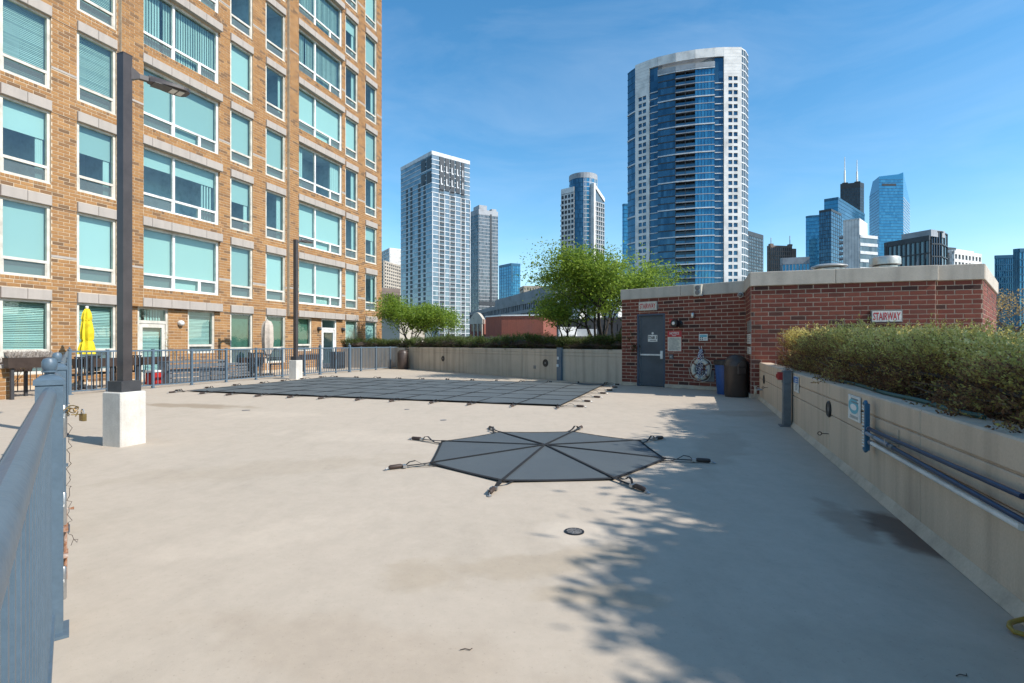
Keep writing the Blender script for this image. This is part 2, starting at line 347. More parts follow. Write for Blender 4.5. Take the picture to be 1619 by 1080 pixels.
# ------------------------------------------------------------------ materials
BR = lambda *a: [lin(x) for x in a]
m_deck = mat('deck_coating', (.465, .39, .305), rough=.8, var=.08, scale=.5, bump=.12, bscale=260., col2=(.415, .35, .273))
def deck_stains():
    """worn and wet marks that lie in the coating itself, at their own places on the deck"""
    t = m_deck.node_tree; N = t.nodes; L = t.links; b = N['Principled BSDF']; src = b.inputs['Base Color'].links[0].from_socket
    geo = N.new('ShaderNodeNewGeometry'); nz = N.new('ShaderNodeTexNoise'); nz.inputs['Scale'].default_value = 2.3; nz.inputs['Detail'].default_value = 7; L.new(geo.outputs['Position'], nz.inputs['Vector'])
    spots = [  # x, y, radius along, radius across, turn, colour factor
        (2.70, 3.66, .66, .19, 78, (.38, .31, .285), .7), (2.45, 3.9, .5, .16, 74, (.76, .71, .68), .9),
        (-.05, 3.05, .75, .22, 15, (.90, .88, .84), .9), (.35, 2.72, .4, .12, -8, (.91, .89, .85), .9), (.43, 3.63, .30, .26, 0, (1.13, 1.14, 1.15), .3),
        (-6.6, 10.9, 1.5, .35, -15, (.72, .68, .62), .6), (-4.4, 9.6, 1.1, .5, 0, (1.08, 1.08, 1.08), .5),
        (-2.4, 5.5, 1.6, .4, 20, (.93, .92, .90), .6), (-.6, 2.2, .9, .3, -20, (.93, .91, .89), .6), (-1.6, 3.6, .8, .25, 30, (1.06, 1.06, 1.06), .6),
        (2.6, 6.6, 1.7, .35, 60, (.88, .86, .84), .6), (4.3, 9.7, .8, .5, 0, (.86, .82, .78), .5), (-2.2, 7.4, 1.2, .5, -15, (1.07, 1.07, 1.07), .5),
        (-.14, 1.78, .03, .025, 0, (.55, .55, .55), .3), (1.5, 2.2, .6, .3, 0, (.93, .93, .92), .5)]
    cur = src
    for x, y, ra, rb, an, cf, wob in spots:
        mp = N.new('ShaderNodeMapping'); mp.vector_type = 'TEXTURE'; mp.inputs['Location'].default_value = (x, y, 0); mp.inputs['Rotation'].default_value = (0, 0, R(an)); mp.inputs['Scale'].default_value = (ra, rb, 100)
        L.new(geo.outputs['Position'], mp.inputs[0])
        ln = N.new('ShaderNodeVectorMath'); ln.operation = 'LENGTH'; L.new(mp.outputs[0], ln.inputs[0])
        ma = N.new('ShaderNodeMath'); ma.operation = 'MULTIPLY_ADD'; ma.inputs[1].default_value = wob*3; L.new(nz.outputs[0], ma.inputs[0]); L.new(ln.outputs['Value'], ma.inputs[2])
        mr = N.new('ShaderNodeMapRange'); mr.inputs[1].default_value = .55+wob*1.5; mr.inputs[2].default_value = 1.15+wob*1.5; mr.inputs[3].default_value = 1; mr.inputs[4].default_value = 0; mr.interpolation_type = 'SMOOTHSTEP'
        L.new(ma.outputs[0], mr.inputs[0])
        mx = N.new('ShaderNodeMix'); mx.data_type = 'RGBA'; mx.blend_type = 'MULTIPLY'; mx.inputs[7].default_value = (*cf, 1)
        L.new(mr.outputs[0], mx.inputs[0]); L.new(cur, mx.inputs[6]); cur = mx.outputs[2]
    # scuffs: stretched faint streaks, and blotches of two sizes
    for scl, st, lo, hi, a_, b_ in ((1.0, (3.2, .8, 1), .50, .72, 1.0, .93), (4.5, (1, 1, 1), .40, .70, 1.03, .95), (14., (1, 1, 1), .35, .70, 1.03, .965)):
        m1 = N.new('ShaderNodeMapping'); m1.inputs['Scale'].default_value = st; m1.inputs['Rotation'].default_value = (0, 0, .6); L.new(geo.outputs['Position'], m1.inputs[0])
        n1 = N.new('ShaderNodeTexNoise'); n1.inputs['Scale'].default_value = scl; n1.inputs['Detail'].default_value = 8; n1.inputs['Roughness'].default_value = .65; L.new(m1.outputs[0], n1.inputs['Vector'])
        r1 = N.new('ShaderNodeMapRange'); r1.inputs[1].default_value = lo; r1.inputs[2].default_value = hi; r1.inputs[3].default_value = a_; r1.inputs[4].default_value = b_; L.new(n1.outputs[0], r1.inputs[0])
        v1 = N.new('ShaderNodeVectorMath'); v1.operation = 'SCALE'; L.new(cur, v1.inputs[0]); L.new(r1.outputs[0], v1.inputs['Scale']); cur = v1.outputs[0]
    # fine speckle of grit
    sp = N.new('ShaderNodeTexNoise'); sp.inputs['Scale'].default_value = 55; sp.inputs['Detail'].default_value = 3; L.new(geo.outputs['Position'], sp.inputs['Vector'])
    s2 = N.new('ShaderNodeMapRange'); s2.inputs[1].default_value = .62; s2.inputs[2].default_value = .78; s2.inputs[3].default_value = 1; s2.inputs[4].default_value = .80; L.new(sp.outputs[0], s2.inputs[0])
    vm = N.new('ShaderNodeVectorMath'); vm.operation = 'SCALE'; L.new(cur, vm.inputs[0]); L.new(s2.outputs[0], vm.inputs['Scale']); L.new(vm.outputs[0], b.inputs['Base Color'])
deck_stains()
m_conc = mat('planter_concrete', (.58, .45, .33), rough=.85, var=.14, scale=1.2, bump=.25, bscale=70., col2=(.48, .375, .275), streak=.25)
m_conc_back = mat('back_concrete', (.50, .42, .33), rough=.85, var=.16, scale=1., bump=.25, bscale=60., col2=(.38, .32, .25), streak=.34)
m_toe = mat('toe_mortar', (.55, .45, .34), rough=.9, var=.15, scale=3)
m_plinth = mat('plinth_concrete', (.60, .57, .51), rough=.85, var=.14, scale=4, bump=.3, bscale=50., col2=(.45, .42, .37), streak=.2)
m_cope = mat('coping_stone', (.50, .45, .38), rough=.85, var=.16, scale=2.5, bump=.3, bscale=60., col2=(.37, .33, .28), streak=.2)
m_lint = mat('lintel_stone', (.385, .34, .30), rough=.8, var=.10, scale=2., bump=.15, bscale=70., col2=(.33, .295, .262), streak=.12)
m_brick_o = mat('orange_brick', (.4, .2, .08), rough=.85, var=.2, scale=9., bump=.3, bscale=80., obj_rand=True,
    tone=[(0, (.150, .088, .046)), (.12, (.20, .108, .050)), (.22, (.27, .138, .054)), (.6, (.315, .162, .060)), (.85, (.35, .188, .073)), (1, (.28, .15, .064))])
m_brick_r = mat('red_brick', (.3, .07, .04), rough=.8, var=.22, scale=8., bump=.35, bscale=70., obj_rand=True,
    tone=[(0, (.055, .022, .017)), (.10, (.075, .028, .020)), (.16, (.135, .034, .022)), (.5, (.165, .040, .025)), (.85, (.195, .053, .032)), (1, (.16, .05, .034))])
m_mort = mat('pale_mortar', (.56, .44, .31), rough=.9, var=.12, scale=5)
m_mort_r = mat('grey_mortar', (.54, .41, .31), rough=.9, var=.15, scale=5)
m_joint = mat('dark_joint', (.06, .045, .035), rough=.9)
m_frame = mat('cream_window_frame', (.62, .58, .50), rough=.45, var=.05, scale=3)
m_framew = mat('white_window_frame', (.74, .73, .70), rough=.4, var=.05, scale=3)
m_pane = glass_mat('teal_glass', (.68, .915, .895), ior=1.95)
m_lowpane = screen_mat('screened_glass', (.45, .66, .66), (.20, .24, .24))
m_blind = mat('white_blind', (.78, .78, .75), rough=.7, var=.02, scale=2, obj_rand=True, tone=[(0, (.36, .37, .36)), (.3, (.47, .47, .45)), (.6, (.57, .57, .55)), (1, (.50, .49, .45))])
m_curt = mat('pale_curtain', (.55, .55, .53), rough=.8, var=.04, scale=2, col2=(.50, .50, .48))
m_room = mat('room_plaster', (.58, .58, .60), rough=.9, var=.1)
m_darkroom = mat('dark_blind', (.10, .16, .12), rough=.8, var=.25, scale=6)
m_rail = mat('blue_grey_paint', (.095, .140, .182), rough=.42, var=.16, scale=3.5, bump=.12, bscale=45., col2=(.072, .108, .142), spec=.45)
m_steel = mat('galvanised_steel', (.50, .50, .49), rough=.35, metal=.8, var=.12, scale=9)
m_rust = mat('rusty_steel', (.30, .13, .06), rough=.7, var=.3, scale=30, col2=(.45, .40, .36))
m_brass = mat('brass', (.55, .36, .14), rough=.35, metal=.9, var=.15, scale=30)
m_pole = mat('dark_bronze_paint', (.062, .052, .050), rough=.42, var=.08, scale=4, spec=.45)
m_polebase = mat('charcoal_paint', (.05, .05, .053), rough=.5, var=.12, scale=6)
m_lens = mat('lamp_lens', (.75, .74, .68), rough=.3)
m_lampface = mat('lamp_housing', (.10, .10, .095), rough=.5, var=.15, scale=20)
m_cover = mat('pool_cover_mesh', (.092, .107, .112), rough=.75, var=.10, scale=1.1, bump=.2, bscale=120., col2=(.078, .092, .098))
m_spa = mat('spa_cover_mesh', (.082, .096, .102), rough=.7, var=.14, scale=1.5, bump=.25, bscale=90., col2=(.068, .080, .087))
m_strap = mat('black_webbing', (.018, .018, .019), rough=.8, var=.2, scale=30)
m_spring = mat('brown_spring_cover', (.055, .036, .028), rough=.6, var=.2, scale=30)
m_black = mat('black_plastic', (.015, .015, .016), rough=.45, var=.2, scale=10)
m_black2 = mat('black_fabric', (.02, .02, .022), rough=.8, var=.2, scale=10)
m_brownp = mat('brown_plastic', (.060, .042, .034), rough=.42, var=.12, scale=5, bump=.1, bscale=120.)
m_bluep = mat('blue_plastic', (.02, .075, .24), rough=.4, var=.1, scale=5)
m_doorp = mat('slate_door_paint', (.062, .078, .095), rough=.45, var=.08, scale=2)
m_doorf = mat('slate_frame_paint', (.045, .068, .105), rough=.45, var=.08, scale=2)
m_white = mat('white_paint', (.78, .77, .74), rough=.45, var=.05)
m_signw = mat('sign_white', (.72, .71, .66), rough=.45, var=.06, scale=8)
m_signc = mat('sign_cream', (.62, .58, .48), rough=.5, var=.12, scale=12)
m_red = mat('sign_red', (.50, .03, .035), rough=.45, var=.1, scale=10)
m_redd = mat('red_plastic', (.42, .025, .022), rough=.4)
m_blk = mat('print_black', (.02, .02, .022), rough=.5)
m_grey = mat('sign_frame_grey', (.20, .19, .18), rough=.5, var=.1)
m_sblue = mat('sign_blue', (.03, .14, .42), rough=.45)
m_steal = mat('sign_teal', (.10, .42, .52), rough=.45)
m_txt = mat('print_grey', (.20, .22, .22), rough=.6)
m_box = mat('grey_metal_box', (.15, .155, .16), rough=.5, var=.1, scale=6)
m_polebl = mat('blue_aluminium', (.022, .04, .095), rough=.32, metal=.3, var=.1, scale=6)
m_polegr = mat('grey_aluminium', (.28, .29, .33), rough=.35, metal=.4, var=.1, scale=6)
m_pvc = mat('white_pvc', (.72, .72, .69), rough=.35, var=.05)
m_brushb = mat('blue_brush_back', (.03, .115, .20), rough=.4)
m_hose = mat('green_hose', (.035, .085, .07), rough=.5)
m_yellow = mat('yellow_tube', (.34, .22, .04), rough=.4)
m_umby = mat('yellow_canvas', (.72, .56, .015), rough=.75, var=.10, scale=6)
m_umbb = mat('beige_canvas', (.50, .43, .36), rough=.85, var=.10, scale=6)
m_rope_b = mat('blue_rope', (.04, .07, .22), rough=.8)
m_ring = mat('life_ring_white', (.62, .58, .48), rough=.6, var=.1, scale=8)
m_ringb = mat('life_ring_band', (.22, .13, .09), rough=.7)
m_soil = mat('mulch', (.07, .05, .038), rough=.95, var=.4, scale=20, bump=.6, bscale=60.)
m_roof = mat('roof_membrane', (.32, .31, .29), rough=.9, var=.2, scale=1)
m_galv = mat('vent_metal', (.56, .53, .47), rough=.38, metal=.55, var=.12, scale=5)
m_bark = mat('bark', (.085, .065, .05), rough=.9, var=.3, scale=20, bump=.5, bscale=40.)
m_bark2 = mat('dark_bark', (.05, .04, .034), rough=.9, var=.3, scale=20, bump=.5, bscale=40.)
m_twig = mat('twig', (.15, .11, .08), rough=.9, var=.3)
m_leaf = leaf_mat('locust_leaf', [(0, (.06, .11, .018)), (.3, (.12, .19, .026)), (.65, (.19, .275, .036)), (1, (.26, .335, .055))], .5)
m_leaf_shade = leaf_mat('ash_leaf', [(0, (.04, .08, .02)), (1, (.09, .14, .03))], .3)
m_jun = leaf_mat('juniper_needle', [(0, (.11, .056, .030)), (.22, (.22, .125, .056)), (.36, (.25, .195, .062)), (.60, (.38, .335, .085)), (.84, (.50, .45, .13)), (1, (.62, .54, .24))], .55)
m_jun2 = leaf_mat('yew_needle', [(0, (.06, .04, .025)), (.2, (.05, .065, .022)), (.7, (.085, .12, .03)), (1, (.13, .165, .04))], .45)
m_dried = leaf_mat('dry_stalk', [(0, (.22, .18, .15)), (1, (.42, .38, .34))], .2)
m_yleaf = leaf_mat('yellow_blossom', [(0, (.20, .13, .05)), (1, (.45, .34, .12))], .3)
m_wingpane = mat('wing_glass', (.05, .10, .11), rough=.05, spec=.8)
m_spstrap = mat('spa_webbing', (.022, .023, .024), rough=.8, var=.2, scale=30)
m_city = mat('city_ground', (.13, .12, .11), rough=.95, var=.3, scale=.05)
# ================================================================== SETTING
m = MB(); m.quad((-3000, -3000, -16), (3000, -3000, -16), (3000, 5000, -16), (-3000, 5000, -16)); build(m, 'ground', m_city, kind='structure')
m = MB(); m.prism([(-34, -14), (24, -14), (24, 13), (9, 20), (3.5, 24), (-4, 31), (-11, 40), (-34, 40)], -.5, 0.); build(m, 'deck', m_deck, kind='structure')

# ================================================================== ORANGE BRICK APARTMENT BLOCK
FA = Fr((-13.75, 14.18), D1, (.9465, -.3226)); FS = 2.74; NFL = 9; UE = FA.U(603.5); US = -3.2; ZT = 2.80+FS*(NFL-1)+1.9
T = FA.U
bld = thing('apartment_block', (*(FA.o+FA.d*8), 0), 'orange brick apartment block with rows of teal glass windows and pale stone lintels', 'apartment building')
flat = [(2*T(41.6)-T(80.5), T(80.5)), (T(121.5), T(184)), (T(364), T(399.5)), (T(420), T(451)), (T(546), T(565.5)), (T(577.5), T(595.5))]
bays = [(T(187), T(222), T(346)), (T(453.5), T(468.5), T(540.5))]     # pilaster start, window start, window end
BP = .15                                                               # how far the bays stand out
LT = lambda k: 2.815+FS*k                                              # lintel top of storey k
LB = lambda k: 2.515+FS*k
SILL = lambda k: .42 if k == 0 else LT(k-1)+.335
holes0 = []; wins = []
for ci, (a, b) in enumerate(flat):
    for k in range(NFL):
        holes0.append((a, b, SILL(k), LB(k))); wins.append((ci, 'flat', a+.012, b-.012, SILL(k), LB(k), k))
for bi, (p, a, b) in enumerate(bays):
    for k in range(1, NFL):
        holes0.append((a, b, SILL(k), LB(k))); wins.append((bi, 'bay', a, b-.012, SILL(k), LB(k), k))
g1 = [(T(217.6), T(266), .05, LB(0)), (T(297), T(339), .9, LB(0))]
g2 = [(T(467), T(492.5), .9, LB(0)), (T(508.5), T(532), .05, LB(0))]
holes0 += g1+g2
m = MB(); wall_sheet(m, FA, 0, US, UE, 0, ZT, holes0)
for a, b, c, d in holes0:                                              # reveals
    q = FA.pt
    m.quad(q(b, 0, c), q(b, -.14, c), q(b, -.14, d), q(b, 0, d)); m.quad(q(a, -.14, c), q(a, 0, c), q(a, 0, d), q(a, -.14, d))
    m.quad(q(a, -.14, d), q(a, 0, d), q(b, 0, d), q(b, -.14, d)); m.quad(q(a, 0, c), q(a, -.14, c), q(b, -.14, c), q(b, 0, c))
q = FA.pt
m.quad(q(UE, 0, 0), q(UE, -13, 0), q(UE, -13, ZT), q(UE, 0, ZT)); m.quad(q(US, -13, 0), q(US, 0, 0), q(US, 0, ZT), q(US, -13, ZT))
m.quad(q(UE, -13, 0), q(US, -13, 0), q(US, -13, ZT), q(UE, -13, ZT)); m.quad(q(US, 0, ZT), q(UE, 0, ZT), q(UE, -13, ZT), q(US, -13, ZT))
build(m, 'wall', m_mort, bld)
# bays: pilaster and spandrels stand proud of the wall above the ground floor
m = MB(); bayholes = []
for p, a, b in bays:
    m.fbox(FA, p, a, 0.002, BP, LB(0), ZT)
    for k in range(NFL):
        z1 = SILL(k+1)-.01 if k < NFL-1 else ZT
        m.fbox(FA, a, b+.01, 0.002, BP, LB(k)+.004, z1)
build(m, 'bay_wall', m_mort, bld)
# bricks
ZSTR = [3.82+2*FS*i for i in range(5)]
lint_holes = [(a-.0, b+.0, LB(k), LT(k)) for a, b in flat for k in range(NFL)]
bay_holes = [(p-.01 if False else p, b, LB(0), ZT) for p, a, b in bays]
strp = [(US, UE, z-.03, z+.035) for z in ZSTR]
BL = []
Cc = FS/27
sill_holes = [(a, b, SILL(k)-.10, SILL(k)) for a, b in flat for k in range(1, NFL)]
for a, b, za, zb in brick_list(US, UE, 0.10, ZT, holes0+lint_holes+bay_holes+sill_holes, C=Cc):
    zc = (za+zb)/2
    if any(abs(zc-z) < .052 for z in ZSTR): continue
    BL.append((FA, 0., a, b, za, zb))
for a, b in flat:                                                      # rowlock course under each sill
    for k in range(1, NFL):
        n = int((b-a)/.102)
        for i in range(n): BL.append((FA, .004, a+i*(b-a)/n, a+(i+1)*(b-a)/n, SILL(k)-.095, SILL(k)-.004))
for p, a, b in bays:
    for x0, x1, za, zb in brick_list(p, a, LB(0), ZT, [], C=Cc): BL.append((FA, BP, x0, x1, za, zb))
    for k in range(NFL):
        z1 = (SILL(k+1)-.115) if k < NFL-1 else ZT
        for x0, x1, za, zb in brick_list(a, b, LT(k)+.005, z1, [], C=(z1-LT(k)-.005)/max(1, round((z1-LT(k)-.005)/Cc))): BL.append((FA, BP, x0, x1, za, zb))
        if k < NFL-1:
            n = int((b-a)/.102)
            for i in range(n): BL.append((FA, BP+.004, a+i*(b-a)/n, a+(i+1)*(b-a)/n, SILL(k+1)-.112, SILL(k+1)-.014))
def seen_px(u, z, fr=FA):
    p = fr.pt(u, 0, z); return (CX+F*p.x/p.y, HZ-F*(z-H)/p.y, p.y) if p.y > .1 else (-1e5, 0, 1)
def score(b):
    px, py, d = seen_px((b[2]+b[3])/2, (b[4]+b[5])/2)
    return (b[3]-b[2])/d if (3 < px < 620 and 3 < py < 600) else -1
BL.sort(key=score, reverse=True)
brick_objects(BL[:296], bld, m_brick_o)
put('brickwork', bricks_mesh('brickwork', BL[296:], FA, m_brick_o), (0, 0, 0), bld, kind='stuff')
# pale stripes and dark movement joints on the piers
edges = [(US, flat[0][0]), (flat[0][1], flat[1][0]), (flat[1][1], bays[0][0]), (bays[0][2], flat[2][0]), (flat[2][1], flat[3][0]), (flat[3][1], bays[1][0]), (bays[1][2], flat[4][0]), (flat[4][1], flat[5][0]), (flat[5][1], UE)]
for z in ZSTR:
    for a, b in edges: fbuild('stone_stripe', m_lint, bld, FA, (a+.002, b-.002, .001, .012, z-.03, z+.035))
    for p, a, b in bays: fbuild('stone_stripe', m_lint, bld, FA, (p+.002, a-.002, BP+.001, BP+.012, z-.03, z+.035))
m = MB()
for k in range(NFL):
    for a, b in edges: m = MB(); m.fbox(FA, a, b, .001, .0095, LB(k)-.014, LB(k)+.002); build(m, 'movement_joint', m_joint, bld)
# lintels: each stone its own piece
def lintel(a, b, k, n0, n1, cuts):
    us = [a]+cuts+[b]
    for i in range(len(us)-1):
        mm = MB(); mm.cbox(FA, us[i]+(.004 if i else 0), us[i+1]-.004, n0, n1, LB(k), LT(k), .012); build(mm, 'lintel_stone', m_lint, bld)
for a, b in flat:
    for k in range(NFL): lintel(a, b, k, .002, .075, [(a+b)/2])
for p, a, b in bays:
    s = (b-a)/4.4
    for k in range(NFL): lintel(a-.03, b+.03, k, BP-.1, BP+.045, [a+s*.4+s*i for i in range(4)])
# windows
random.seed(21)
def blind(kind, fr, a, b, z0, z1, parent):
    n = -.20; mm = MB()
    if kind == 'slats':
        k = int((z1-z0)/.05)
        for i in range(k):
            z = z0+i*.05; mm.quad(fr.pt(a, n, z), fr.pt(b, n, z), fr.pt(b, n-.02, z+.036), fr.pt(a, n-.02, z+.036))
        build(mm, 'blind', m_blind, parent)
    elif kind == 'roller':
        mm.fbox(fr, a, b, n-.01, n, z0, z1); build(mm, 'blind', m_blind, parent)
    elif kind == 'half':
        z = z1-(z1-z0)*random.uniform(.28, .5); mm.fbox(fr, a, b, n-.01, n, z, z1); build(mm, 'blind', m_blind, parent)
        m2 = MB(); w_ = (b-a)*.16
        for i in range(4): m2.tube([fr.pt(b-w_+i*w_/4, n-.06, z0), fr.pt(b-w_+i*w_/4, n-.06, z1)], .035, 6)
        build(m2, 'curtain', m_curt, parent)
    elif kind == 'vertical':
        k = int((b-a)/.10); sk = random.randint(2, max(3, k-2)) if random.random() < .7 else -9
        for i in range(k):
            if i == sk: continue
            u = a+i*.10; mm.quad(fr.pt(u, n, z0), fr.pt(u+.092, n-.03, z0), fr.pt(u+.092, n-.03, z1), fr.pt(u, n, z1))
        build(mm, 'blind', m_blind, parent)
    elif kind == 'curtain':
        for s in (0, 1):
            w_ = (b-a)*random.uniform(.14, .3)
            for i in range(5):
                u = (a+i*w_/5) if s == 0 else (b-i*w_/5); mm.tube([fr.pt(u, n-.05, z0), fr.pt(u, n-.05, z1)], w_/9, 6)
        build(mm, 'curtain', m_curt, parent)
    elif kind == 'screen':
        mm.fbox(fr, a, b, n-.01, n, z0, z1); build(mm, 'blind', m_darkroom, parent)
def room(fr, a, b, z0, z1, parent, depth=1.5):
    q = fr.pt; n0, n1 = -.135, -depth; mm = MB(); a -= .05; b += .05; z1 += .1; z0 -= .02
    mm.quad(q(a, n1, z0), q(b, n1, z0), q(b, n1, z1), q(a, n1, z1)); mm.quad(q(a, n0, z0), q(a, n1, z0), q(a, n1, z1), q(a, n0, z1))
    mm.quad(q(b, n1, z0), q(b, n0, z0), q(b, n0, z1), q(b, n1, z1)); mm.quad(q(a, n0, z0), q(b, n0, z0), q(b, n1, z0), q(a, n1, z0)); mm.quad(q(a, n1, z1), q(b, n1, z1), q(b, n0, z1), q(a, n0, z1))
    build(mm, 'room', m_room, parent)
def pane(fr, a, b, z0, z1, parent, mt=None, n=-.085):
    mm = MB(); mm.quad(fr.pt(a, n, z0), fr.pt(b, n, z0), fr.pt(b, n+random.uniform(-.002, .002), z1), fr.pt(a, n+random.uniform(-.002, .002), z1))
    build(mm, 'pane', mt or m_pane, parent)
def window(fr, a, b, z0, z1, kind, bk, bar=.46, mt=None):
    mt = mt or (m_framew if kind == 'bay' else m_frame); f = MB(); e = .085 if kind == 'bay' else .07; n0, n1 = -.125, -.03
    f.fbox(fr, a, a+e, n0, n1, z0, z1); f.fbox(fr, b-e, b, n0, n1, z0, z1); f.fbox(fr, a+e, b-e, n0, n1, z1-e, z1); f.fbox(fr, a+e, b-e, n0, n1+.02, z0, z0+e)
    zb = z0+bar
    f.fbox(fr, a+e, b-e, n0, n1-.005, zb-.04, zb+.04)
    rects = []
    if kind == 'bay':
        u1 = a+(b-a)*.40; u2 = a+(b-a)*.735
        f.fbox(fr, u1-.045, u1+.045, n0, n1-.008, z0+e, z1-e); f.fbox(fr, u2-.045, u2+.045, n0, n1-.01, z0+e, zb-.04)
        rects = [(a+e, u1-.045, zb+.04, z1-e, 0), (u1+.045, b-e, zb+.04, z1-e, 0), (a+e, u1-.045, z0+e, zb-.04, 1), (u1+.045, u2-.045, z0+e, zb-.04, 0), (u2+.045, b-e, z0+e, zb-.04, 1)]
    else:
        rects = [(a+e, b-e, zb+.04, z1-e, 0), (a+e, b-e, z0+e, zb-.04, 1)]
        f.fbox(fr, a-.0, b+.0, n1+.0, n1+.028, z0-.012, z0+.03)
    for r in list(rects):
        if r[4]:   # sash of the opening light, set inside the frame
            g = .03; f.fbox(fr, r[0], r[0]+g, n0, n1-.02, r[2], r[3]); f.fbox(fr, r[1]-g, r[1], n0, n1-.02, r[2], r[3])
    wobj = build(f, 'window', mt, bld)
    for r in rects: pane(fr, r[0], r[1], r[2], r[3], wobj, m_lowpane if r[4] else m_pane)
    if bk: blind(bk, fr, a+e*.6, b-e*.6, z0+.05, z1-.03, wobj)
    room(fr, a, b, z0, z1, wobj)
    return wobj
KIND = {  # column, storey -> what hangs behind the glass
    ('flat', 0): ['slats', 'roller', 'half', 'slats', 'roller', 'half', 'roller'], ('flat', 1): ['slats', 'roller', 'half', 'slats', 'slats', 'roller', 'half'],
    ('flat', 2): ['screen', 'roller', 'half', 'roller', 'roller', None, 'roller'], ('flat', 3): ['screen', 'roller', 'curtain', 'roller', 'curtain', None, 'half'],
    ('flat', 4): ['roller', 'roller', 'curtain', 'curtain', 'roller', 'curtain', 'half'], ('flat', 5): ['roller', 'curtain', 'half', 'curtain', 'roller', 'curtain', 'roller'],
    ('bay', 0): [None, 'roller', 'half', 'roller', 'vertical', 'roller', 'roller'], ('bay', 1): [None, 'roller', 'roller', 'curtain', 'roller', 'vertical', 'vertical']}
for ci, kd, a, b, z0, z1, k in wins:
    lst = KIND[(kd, ci)]; bk = lst[k] if k < len(lst) else random.choice(['roller', 'half', 'vertical', 'curtain'])
    window(FA, a, b, z0, z1, kd, bk, bar=.66 if (k == 0) else (.47 if kd == 'flat' else .50))
# ground floor of the bays: garden doors and single windows
def garden_door(a, b, z0, z1, glassmat, bk, mt, transom=.45):
    f = MB(); e = .075; n0, n1 = -.125, -.03
    f.fbox(FA, a, a+e, n0, n1, z0, z1); f.fbox(FA, b-e, b, n0, n1, z0, z1); f.fbox(FA, a+e, b-e, n0, n1, z1-e, z1); zt = z1-transom
    f.fbox(FA, a+e, b-e, n0, n1, zt-.10, zt)
    o = build(f, 'door_frame', mt, bld); d = MB(); da, db = a+e+.01, b-e-.01; s = .12
    d.fbox(FA, da, da+s, n0, n1-.02, z0, zt-.11); d.fbox(FA, db-s, db, n0, n1-.02, z0, zt-.11); d.fbox(FA, da+s, db-s, n0, n1-.02, zt-.24, zt-.11); d.fbox(FA, da+s, db-s, n0, n1-.02, z0, z0+.22)
    build(d, 'garden_door', mt, o)
    hd = MB(); hd.tube([FA.pt(da+.05, n1-.02, 1.02), FA.pt(da+.05, n1+.04, 1.02), FA.pt(da+.16, n1+.04, 1.02)], .012, 6); build(hd, 'handle', m_steel, o)
    pane(FA, da+s, db-s, z0+.22, zt-.24, o, glassmat); pane(FA, a+e, b-e, zt, z1-e, o, glassmat)
    if bk: blind(bk, FA, a+e, b-e, z0+.2, zt-.15, o); blind('vertical', FA, a+e, b-e, zt, z1-e, o)
    room(FA, a, b, z0, z1, o)
garden_door(*g1[0], m_pane, 'slats', m_frame); garden_door(*g2[1], m_pane, None, m_framew)
window(FA, *g1[1], 'flat', 'slats', bar=.3); window(FA, *g2[0], 'flat', 'screen', bar=.3)
# round lamps beside the garden doors
def bulkhead(px, py, lab, mt):
    u, z = FA.hit(px, py); t = thing('wall_lamp', FA.pt(u, 0, z), lab, 'lamp', 'lamps on the apartment wall'); mm = MB()
    nn = (FA.n.x, FA.n.y, 0); mm.lathe([(.10, .0), (.10, .05), (.075, .06)], FA.pt(u, .008, z), 16, 0, nn); build(mm, 'backplate', m_frame if mt is m_white else m_polebase, t)
    mm = MB(); mm.lathe([(.095, 0), (.10, .04), (.085, .09), (.05, .12), (.0, .13)], FA.pt(u, .055, z), 16, 0, nn); build(mm, 'globe', mt, t)
bulkhead(284, 511, 'round white wall lamp between the garden door and its window', m_white)
bulkhead(503, 520, 'dark round wall lamp just before the white framed door', m_polebase); bulkhead(541, 521, 'dark round wall lamp just after the white framed door', m_polebase)

# ================================================================== RED BRICK STAIR HOUSE
A = Vector((3.39, 16.3)); B_ = A+Vector((.746, -.666))*3.67; C_ = Vector((5.58, 12.34))
WD = Fr(A, (.746, -.666), (-.666, -.746)); W2 = Fr(B_, C_-B_, (-(B_-C_).y, (B_-C_).x)); LW2 = (C_-B_).length
if W2.n.x > 0: W2.n = -W2.n
W3 = Fr(C_, D2, (-.3226, -.9465)); L3 = W3.U(1479.5); W4 = Fr(W3.pt(L3, -.12, 0).to_2d(), D2, W3.n); L4 = W4.U(1553.5)
E_ = W4.pt(L4, 0, 0).to_2d(); W5 = Fr(E_, (.707, .707), (.707, -.707)); L5 = W5.U(1575)
ZC = 2.62; ZTOP = 2.93
stair = thing('stair_house', (6.5, 14.5, 0), 'low red brick stair house with pale stone coping and a grey door', 'stair house')
DU0, DU1 = WD.U(1007.5), WD.U(1051.5); DZ = 2.16
dhole = [(DU0, DU1, -.01, DZ)]
foot = [A, B_, C_, W3.pt(L3, 0, 0).to_2d(), W4.o, E_, W5.pt(L5, 0, 0).to_2d(), Vector((8, 19.5)), Vector((5, 19.5))]
m = MB()
wall_sheet(m, WD, 0, 0, 3.67, 0, ZC, dhole); wall_sheet(m, W2, 0, 0, LW2, 0, ZC, []); wall_sheet(m, W3, 0, 0, L3, 0, ZC, []); wall_sheet(m, W4, 0, 0, L4, 0, ZC, []); wall_sheet(m, W5, 0, 0, L5, 0, ZC, [])
q = W3.pt(L3, 0, 0); q2 = W4.o; m.quad((q.x, q.y, 0), (q2.x, q2.y, 0), (q2.x, q2.y, ZC), (q.x, q.y, ZC))
for i in (6, 7, 8):
    a, b = foot[i], foot[(i+1) % 9]; m.quad((a.x, a.y, 0), (b.x, b.y, 0), (b.x, b.y, ZC), (a.x, a.y, ZC))
for u in (DU0, DU1): m.quad(WD.pt(u, 0, 0), WD.pt(u, -.12, 0), WD.pt(u, -.12, DZ), WD.pt(u, 0, DZ))
